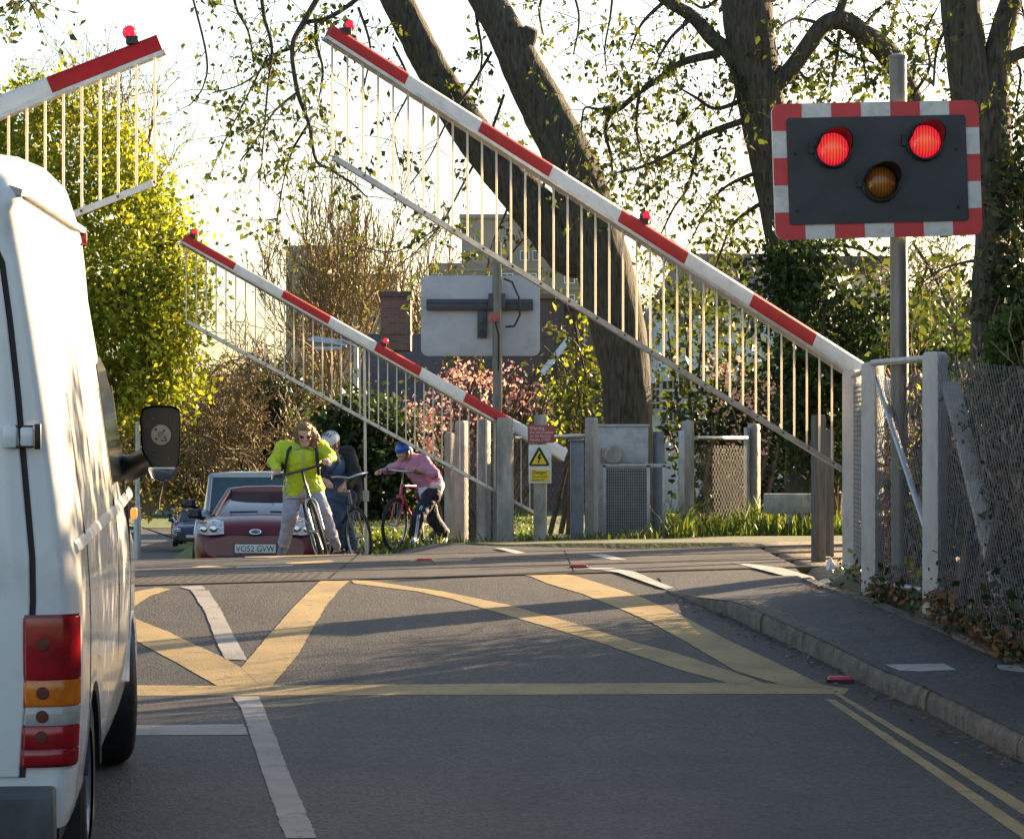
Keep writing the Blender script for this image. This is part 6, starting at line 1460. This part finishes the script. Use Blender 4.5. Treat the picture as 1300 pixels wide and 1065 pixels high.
# long grass on the railway verge, fallen leaves along the kerb
def blades(name, label, region, n, hmin, hmax, seed, m, w=.012):
    rng = np.random.default_rng(seed); V = []; 
    pts = []
    while len(pts) < n:
        x, y = rng.uniform(region[0], region[2]), rng.uniform(region[1], region[3])
        if rng.random() > .25+.75*abs(mnoise.noise(Vector((x*1.3, y*1.3, 0))))*1.6: continue
        pts.append((x, y))
    for x, y in pts:
        h = rng.uniform(hmin, hmax)*(.6+.8*abs(mnoise.noise(Vector((x*.8, y*.8, 4))))*1.5); a = rng.uniform(0, 6.28); l = rng.normal()*.35*h; l2 = rng.normal()*.35*h; z = gz(x, y)-.02; dx, dy = math.cos(a)*w, math.sin(a)*w
        V += [(x-dx, y-dy, z), (x+dx, y+dy, z), (x+l*.45+dx*.7, y+l2*.45+dy*.7, z+h*.62), (x+l*.45-dx*.7, y+l2*.45-dy*.7, z+h*.62), (x+l*.45-dx*.7, y+l2*.45-dy*.7, z+h*.62), (x+l*.45+dx*.7, y+l2*.45+dy*.7, z+h*.62), (x+l+dx*.1, y+l2+dy*.1, z+h*.95), (x+l-dx*.1, y+l2-dy*.1, z+h*.95)]
    o = fast_mesh(name, V, np.arange(len(V)).reshape(-1, 4), m); return tag(o, label, 'grass', kind='stuff')
blades('long_grass', 'long fresh grass on the verge round the cable trough', (1.9, 34.0, 8.5, 41), 7500, .15, .48, 95, M['grass'], .014)
blades('verge_grass', 'rough grass and weeds along the far fence foot', (-2.0, 33.6, 2.0, 36), 900, .05, .18, 96, M['grass'])
blades('lawn', 'mown grass verge beyond the footpath', (-6.0, 38, .5, 62), 9000, .04, .10, 97, M['grass'], .03)
rng = np.random.default_rng(98); fl = []
for i in range(900):
    if i % 3: D = rng.uniform(12, 21); x = xk(D)-abs(rng.normal())*.10-.02; z = zroad(x, D)+.012
    else: D = rng.uniform(14.5, 21); x = xb(D)-abs(rng.normal())*.12+.05; z = gz(x, D)+.02
    fl.append((np.array((x, D, z)), rng.uniform(.015, .05)))
for i in range(120): D = rng.uniform(13, 20); x = rng.uniform(-1.5, 2); fl.append((np.array((x, D, zroad(x, D)+.01)), rng.uniform(.008, .02)))
V, F = leafquads(np.array([l[0] for l in fl]), np.array([l[1] for l in fl]), rng, 0, .7); V = V.reshape(-1, 4, 3); V[:, :, 2] = V[:, :1, 2]+(V[:, :, 2]-V[:, :1, 2])*.25+.004; 
tag(fast_mesh('leaf_litter', V.reshape(-1, 3), F, M['deadleaf']), 'dry leaf litter in the gutter and along the fence foot', 'litter', kind='stuff')
mb = MB(); q = Vector((2.43, 21.6, .08)); pr = random.Random(5)
ring = [[q+Vector((pr.uniform(.012, .045)*math.cos(a)*sc, pr.uniform(.012, .04)*math.sin(a)*sc, z*.6)) for a in [i*.785 for i in range(8)]] for z, sc in ((0, .8), (.05, 1.2), (.10, .8), (.15, .3))]
mb.loft(ring); tag(mb.build('litter_bag', M['shirt_white'], None, off=q, smooth=30), 'scrap of white plastic caught at the foot of the barrier post', 'litter')

# ------------------------------------------------------------------ buildings and street furniture in the distance
def bbox(root, name, x0, y0, x1, y1, D, dep, m, bevel=0): mb = MB(); boxpx(mb, x0, y0, x1, y1, D, dep); return mb.build(name, m, root, bevel=bevel)
def bthing(name, px, D, label, cat='building', group=None): b = P(px, 700, D); return thing(name, (b.x, D, gz(b.x, D)), label, cat, group)
def windows(root, par, cols, rows, D, m=None, name='window'):
    for x0, x1 in cols:
        for y0, y1 in rows:
            w = bbox(par, name, x0, y0, x1, y1, D-.05, .1, m or M['frame_white'])
            bbox(w, 'pane', x0+(x1-x0)*.12, y0+(y1-y0)*.1, x0+(x1-x0)*.47, y1-(y1-y0)*.1, D-.07, .05, M['glass']); bbox(w, 'pane', x0+(x1-x0)*.53, y0+(y1-y0)*.1, x1-(x1-x0)*.12, y1-(y1-y0)*.1, D-.07, .05, M['glass'])
b = bthing('tower_block', 640, 230, 'pale tan square tower block standing above the grey flats'); w = bbox(b, 'wall', 586, 276, 690, 700, 230, 14, M['tower_tan']); bbox(b, 'parapet', 583, 272, 693, 277, 229.7, 14.6, M['tower_tan'])
for k, x in enumerate((600, 640, 672)): windows(b, w, ((x-3, x+3),), ((300, 305), (318, 323)), 230)
b = bthing('block_of_flats', 650, 150, 'low grey flat-roofed block with white windows in front of the tan tower'); w = bbox(b, 'wall', 545, 334, 765, 700, 150, 9, M['tower_brown']); bbox(b, 'string_course', 544, 341, 766, 344, 149.9, 9.2, M['tower_tan']); bbox(b, 'string_course', 544, 365, 766, 368, 149.9, 9.2, M['tower_tan']); bbox(b, 'stair_head', 640, 312, 700, 334, 151, 6, M['tower_brown'])
windows(b, w, ((548, 562), (636, 652), (666, 682), (716, 730)), ((325, 339) if 0 else (347, 360), (374, 388), (404, 418)), 150)
windows(b, w, ((660, 672), (676, 684)), ((318, 331),), 151)
rtD = 260; b = bthing('round_tower', 397, rtD, 'round brown tower rising behind the feathery tree'); c = P(397, 700, rtD); r_ = 34*rtD/FPX; mb = MB(); mb.lathe([(r_, 0), (r_, P(0, 318, rtD).z-c.z), (r_*1.04, P(0, 317, rtD).z-c.z), (r_*1.04, P(0, 313.5, rtD).z-c.z), (.01, P(0, 313, rtD).z-c.z)], c, (0, 0, 1), 40); mb.build('wall', M['tower_brown'], b, smooth=30)
b = bthing('block_of_flats', 460, 200, 'grey-brown flats lower and to the right of the round tower'); w = bbox(b, 'wall', 425, 352, 505, 700, 200, 9, M['tower_brown']); bbox(b, 'parapet', 424, 348, 506, 353, 199.8, 9.4, M['tower_tan']); windows(b, w, ((440, 450), (468, 478)), ((372, 382), (400, 410)), 200)
# brick house with chimney
b = bthing('brick_house', 500, 72, 'dark slate-roofed house with a big red brick chimney left of the far signal board')
rf = MB(); a0, a1, a2, a3 = P(445, 540, 70), P(572, 540, 70), P(556, 424, 75), P(466, 424, 75); rf.add([a0, a1, a2, a3, a0+Vector((0, .1, -.2)), a1+Vector((0, .1, -.2)), a2+Vector((0, .2, -.15)), a3+Vector((0, .2, -.15))], [(0,1,2,3),(4,7,6,5),(0,4,5,1),(1,5,6,2),(2,6,7,3),(3,7,4,0)]); roof = rf.build('roof', M['slate'], b)
bbox(b, 'wall', 450, 541, 568, 720, 71, 5, M['brick_dark']); bbox(roof, 'chimney', 483, 376, 521, 445, 71.5, 1.1, M['brick_red']); bbox(roof, 'chimney_cap', 481, 370, 523, 376.5, 71.45, 1.2, M['brick_dark']); bbox(roof, 'chimney_band', 482.3, 420, 521.7, 424, 71.47, 1.16, M['brick_red'])
# brown and tan house behind the signal, with a white bargeboard
b = bthing('house', 700, 66, 'tan-walled house with dark brown gable and white bargeboard right of the far signal'); bbox(b, 'wall', 690, 392, 792, 720, 66, 6, M['render_tan']); bbox(b, 'gable', 560, 378, 716, 720, 64.5, 1.2, M['brick_dark']); bbox(b, 'gable_top', 684, 373, 718, 379, 64.4, 1.4, M['brick_red'])
mb = MB(); mb.loft([[Vector(q)+Vector((dx, 0, dz)) for dx, dz in ((-.05, .05), (.05, -.05), (.05, -.05+.0), (-.05, .05))][:2]+[Vector(q)+Vector((.05, .12, -.05)), Vector(q)+Vector((-.05, .12, .05))] for q in (P(688, 474, 64.2), P(724, 428, 64.2))]); mb.build('bargeboard', M['frame_white'], b)
bbox(b, 'drainpipe', 741, 405, 743, 470, 65.9, .08, M['frame_white']); bbox(b, 'sill', 738, 472, 765, 474, 65.9, .1, M['frame_white']); bbox(b, 'roof', 690, 385, 796, 393, 65.8, 6.4, M['slate'])
# white rendered house at the right, behind the shrubs
b = bthing('white_house', 890, 62, 'white rendered house with sash windows glimpsed behind the shrubs and pickets'); w = bbox(b, 'wall', 836, 378, 1010, 720, 62, 6, M['house_white']); bbox(b, 'wing', 790, 470, 838, 720, 61, 5, M['house_white'])
rfm = MB(); a0, a1, a2, a3 = P(830, 380, 61.7), P(1016, 380, 61.7), P(985, 322, 65), P(862, 322, 65); rfm.add([a0, a1, a2, a3, a0-Vector((0, 0, .2)), a1-Vector((0, 0, .2)), a2-Vector((0, 0, .2)), a3-Vector((0, 0, .2))], [(0,1,2,3),(4,7,6,5),(0,4,5,1),(1,5,6,2),(2,6,7,3),(3,7,4,0)]); rfm.build('roof', M['slate'], b)
windows(b, w, ((860, 876), (905, 922), (950, 968)), ((400, 428), (470, 505)), 62)
for x0, x1, y0, y1 in ((822, 838, 485, 520), (840, 862, 482, 535), (800, 816, 485, 540)):
    wd_ = bbox(b, 'window', x0, y0, x1, y1, 60.6, .2, M['frame_white'])
    for i in range(3):
        for j in range(4): bbox(wd_, 'pane', lerp(x0, x1, (i+.15)/3), lerp(y0, y1, (j+.12)/4), lerp(x0, x1, (i+.85)/3), lerp(y0, y1, (j+.88)/4), 60.55, .1, M['glass'])
b = bthing('white_house', 990, 70, 'pale gabled house edge showing between the signal tree trunks'); bbox(b, 'wall', 960, 335, 1010, 720, 70, 4, M['house_white']); bbox(b, 'wall', 1085, 350, 1145, 720, 72, 4, M['house_white']); bbox(b, 'roof', 955, 325, 1150, 336, 69.8, 5, M['slate'])
b = bthing('brick_wall', 1190, 44, 'dark brick garden wall with pale coping right of the signal pole', 'wall'); bbox(b, 'brickwork', 1060, 382, 1262, 720, 44, .4, M['brick_dark']); bbox(b, 'coping', 1058, 377, 1264, 382.5, 43.93, .54, M['concrete'])
b = bthing('brick_wall', 470, 62, 'low brick garden wall along the far footpath', 'wall'); bbox(b, 'brickwork', 410, 651, 560, 668, 62, .3, M['brick_dark']); bbox(b, 'coping', 409, 649, 561, 651.5, 61.95, .4, M['brick_red'])
mb = MB(); rows = [[(P(x, 0, 50).x, D, gz(P(x, 0, 50).x, D)+.012) for x in frange(380, 620, 20)] for D in (47, 49, 51)]
tag(grid_mesh('footpath', rows, M['pave']), kind='structure')
# board fence at the bend, street lamps, posts
fb = bthing('board_fence', 200, 168, 'brown close-boarded fence across the bend of the road', 'fence')
for k in range(14): bbox(fb, 'panel', 150+k*10, 615, 159.6+k*10, 658, 168, .12, M['fence_board']); bbox(fb, 'post', 159.6+k*10, 612, 160.2+k*10, 660, 167.95, .2, M['wood_grey'])
def lamppost(px, D, y0, y1, r_, label, head=None):
    a = P(px, y1, D); g = gz(a.x, D); root = thing('street_lamp', (a.x, D, g), label, 'street lamp', 'street lamps'); mb = MB(); t = P(px, y0, D); b_ = P(px, 640, D)
    mb.tube([(a.x, D, g-.1), (a.x, D, b_.z-.2), (a.x, D, b_.z-.1), t], [r_*1.6, r_*1.6, r_, r_*.8], 12); mb.build('post', M['galv'], root, smooth=40)
    if head:
        hx, hy = head; h = P(hx, hy, D); mb = MB(); mb.tube([t, (t+h)/2+Vector((0, 0, .1)), h], r_*.6, 8); mb.build('arm', M['galv'], root, smooth=50)
        mb = MB(); d = unit(h-t)*1.0; mb.loft([[h-d*.4+d*.8*s+Vector((0, y*w, z*w)) for y, z in ((-.16, 0), (0, .12), (.16, 0), (0, -.07))] for s, w in ((0, .5), (.3, 1), (.8, 1), (1, .4))]); mb.build('lantern', M['cab_grey'], root, smooth=40)
        mb = MB(); mb.box(h-Vector((0, 0, .10)), (.6, .2, .08)); mb.build('bowl', M['lamp_glass'], root, bevel=.02)
lamppost(174.5, 60, 535, 720, .05, 'slim grey lamp post rising beside the van mirror')
lamppost(452, 58, 441, 690, .06, 'grey street lamp with a long lantern behind the far barrier', (415, 436))
b = bthing('timber_bollard', 167, 62, 'squat dark timber bollard by the lamp post beside the van', 'bollard'); c = P(167, 640, 62); g = b.location.z; mb = MB(); mb.box((c.x, 62, (P(0, 668, 62).z+g)/2), (.14, .14, P(0, 668, 62).z-g)); mb.build('shaft', M['fence_board'], b, bevel=.02); mb = MB(); mb.box((c.x, 62, P(0, 674, 62).z), (.155, .155, .05)); mb.build('band', M['frame_white'], b)
t = bthing('tarpaulin', 216, 160, 'green tarpaulin heap on the grass by the board fence', 'tarpaulin'); sdf_obj('heap', [('e', tuple(P(208, 651, 160)), (.55, .3, .22), None), ('e', tuple(P(220, 649, 160)), (.4, .3, .28), None), ('e', tuple(P(213, 653, 160)), (.9, .3, .15), None)], M['teal_tarp'], t, .06, .15, .12, 4)
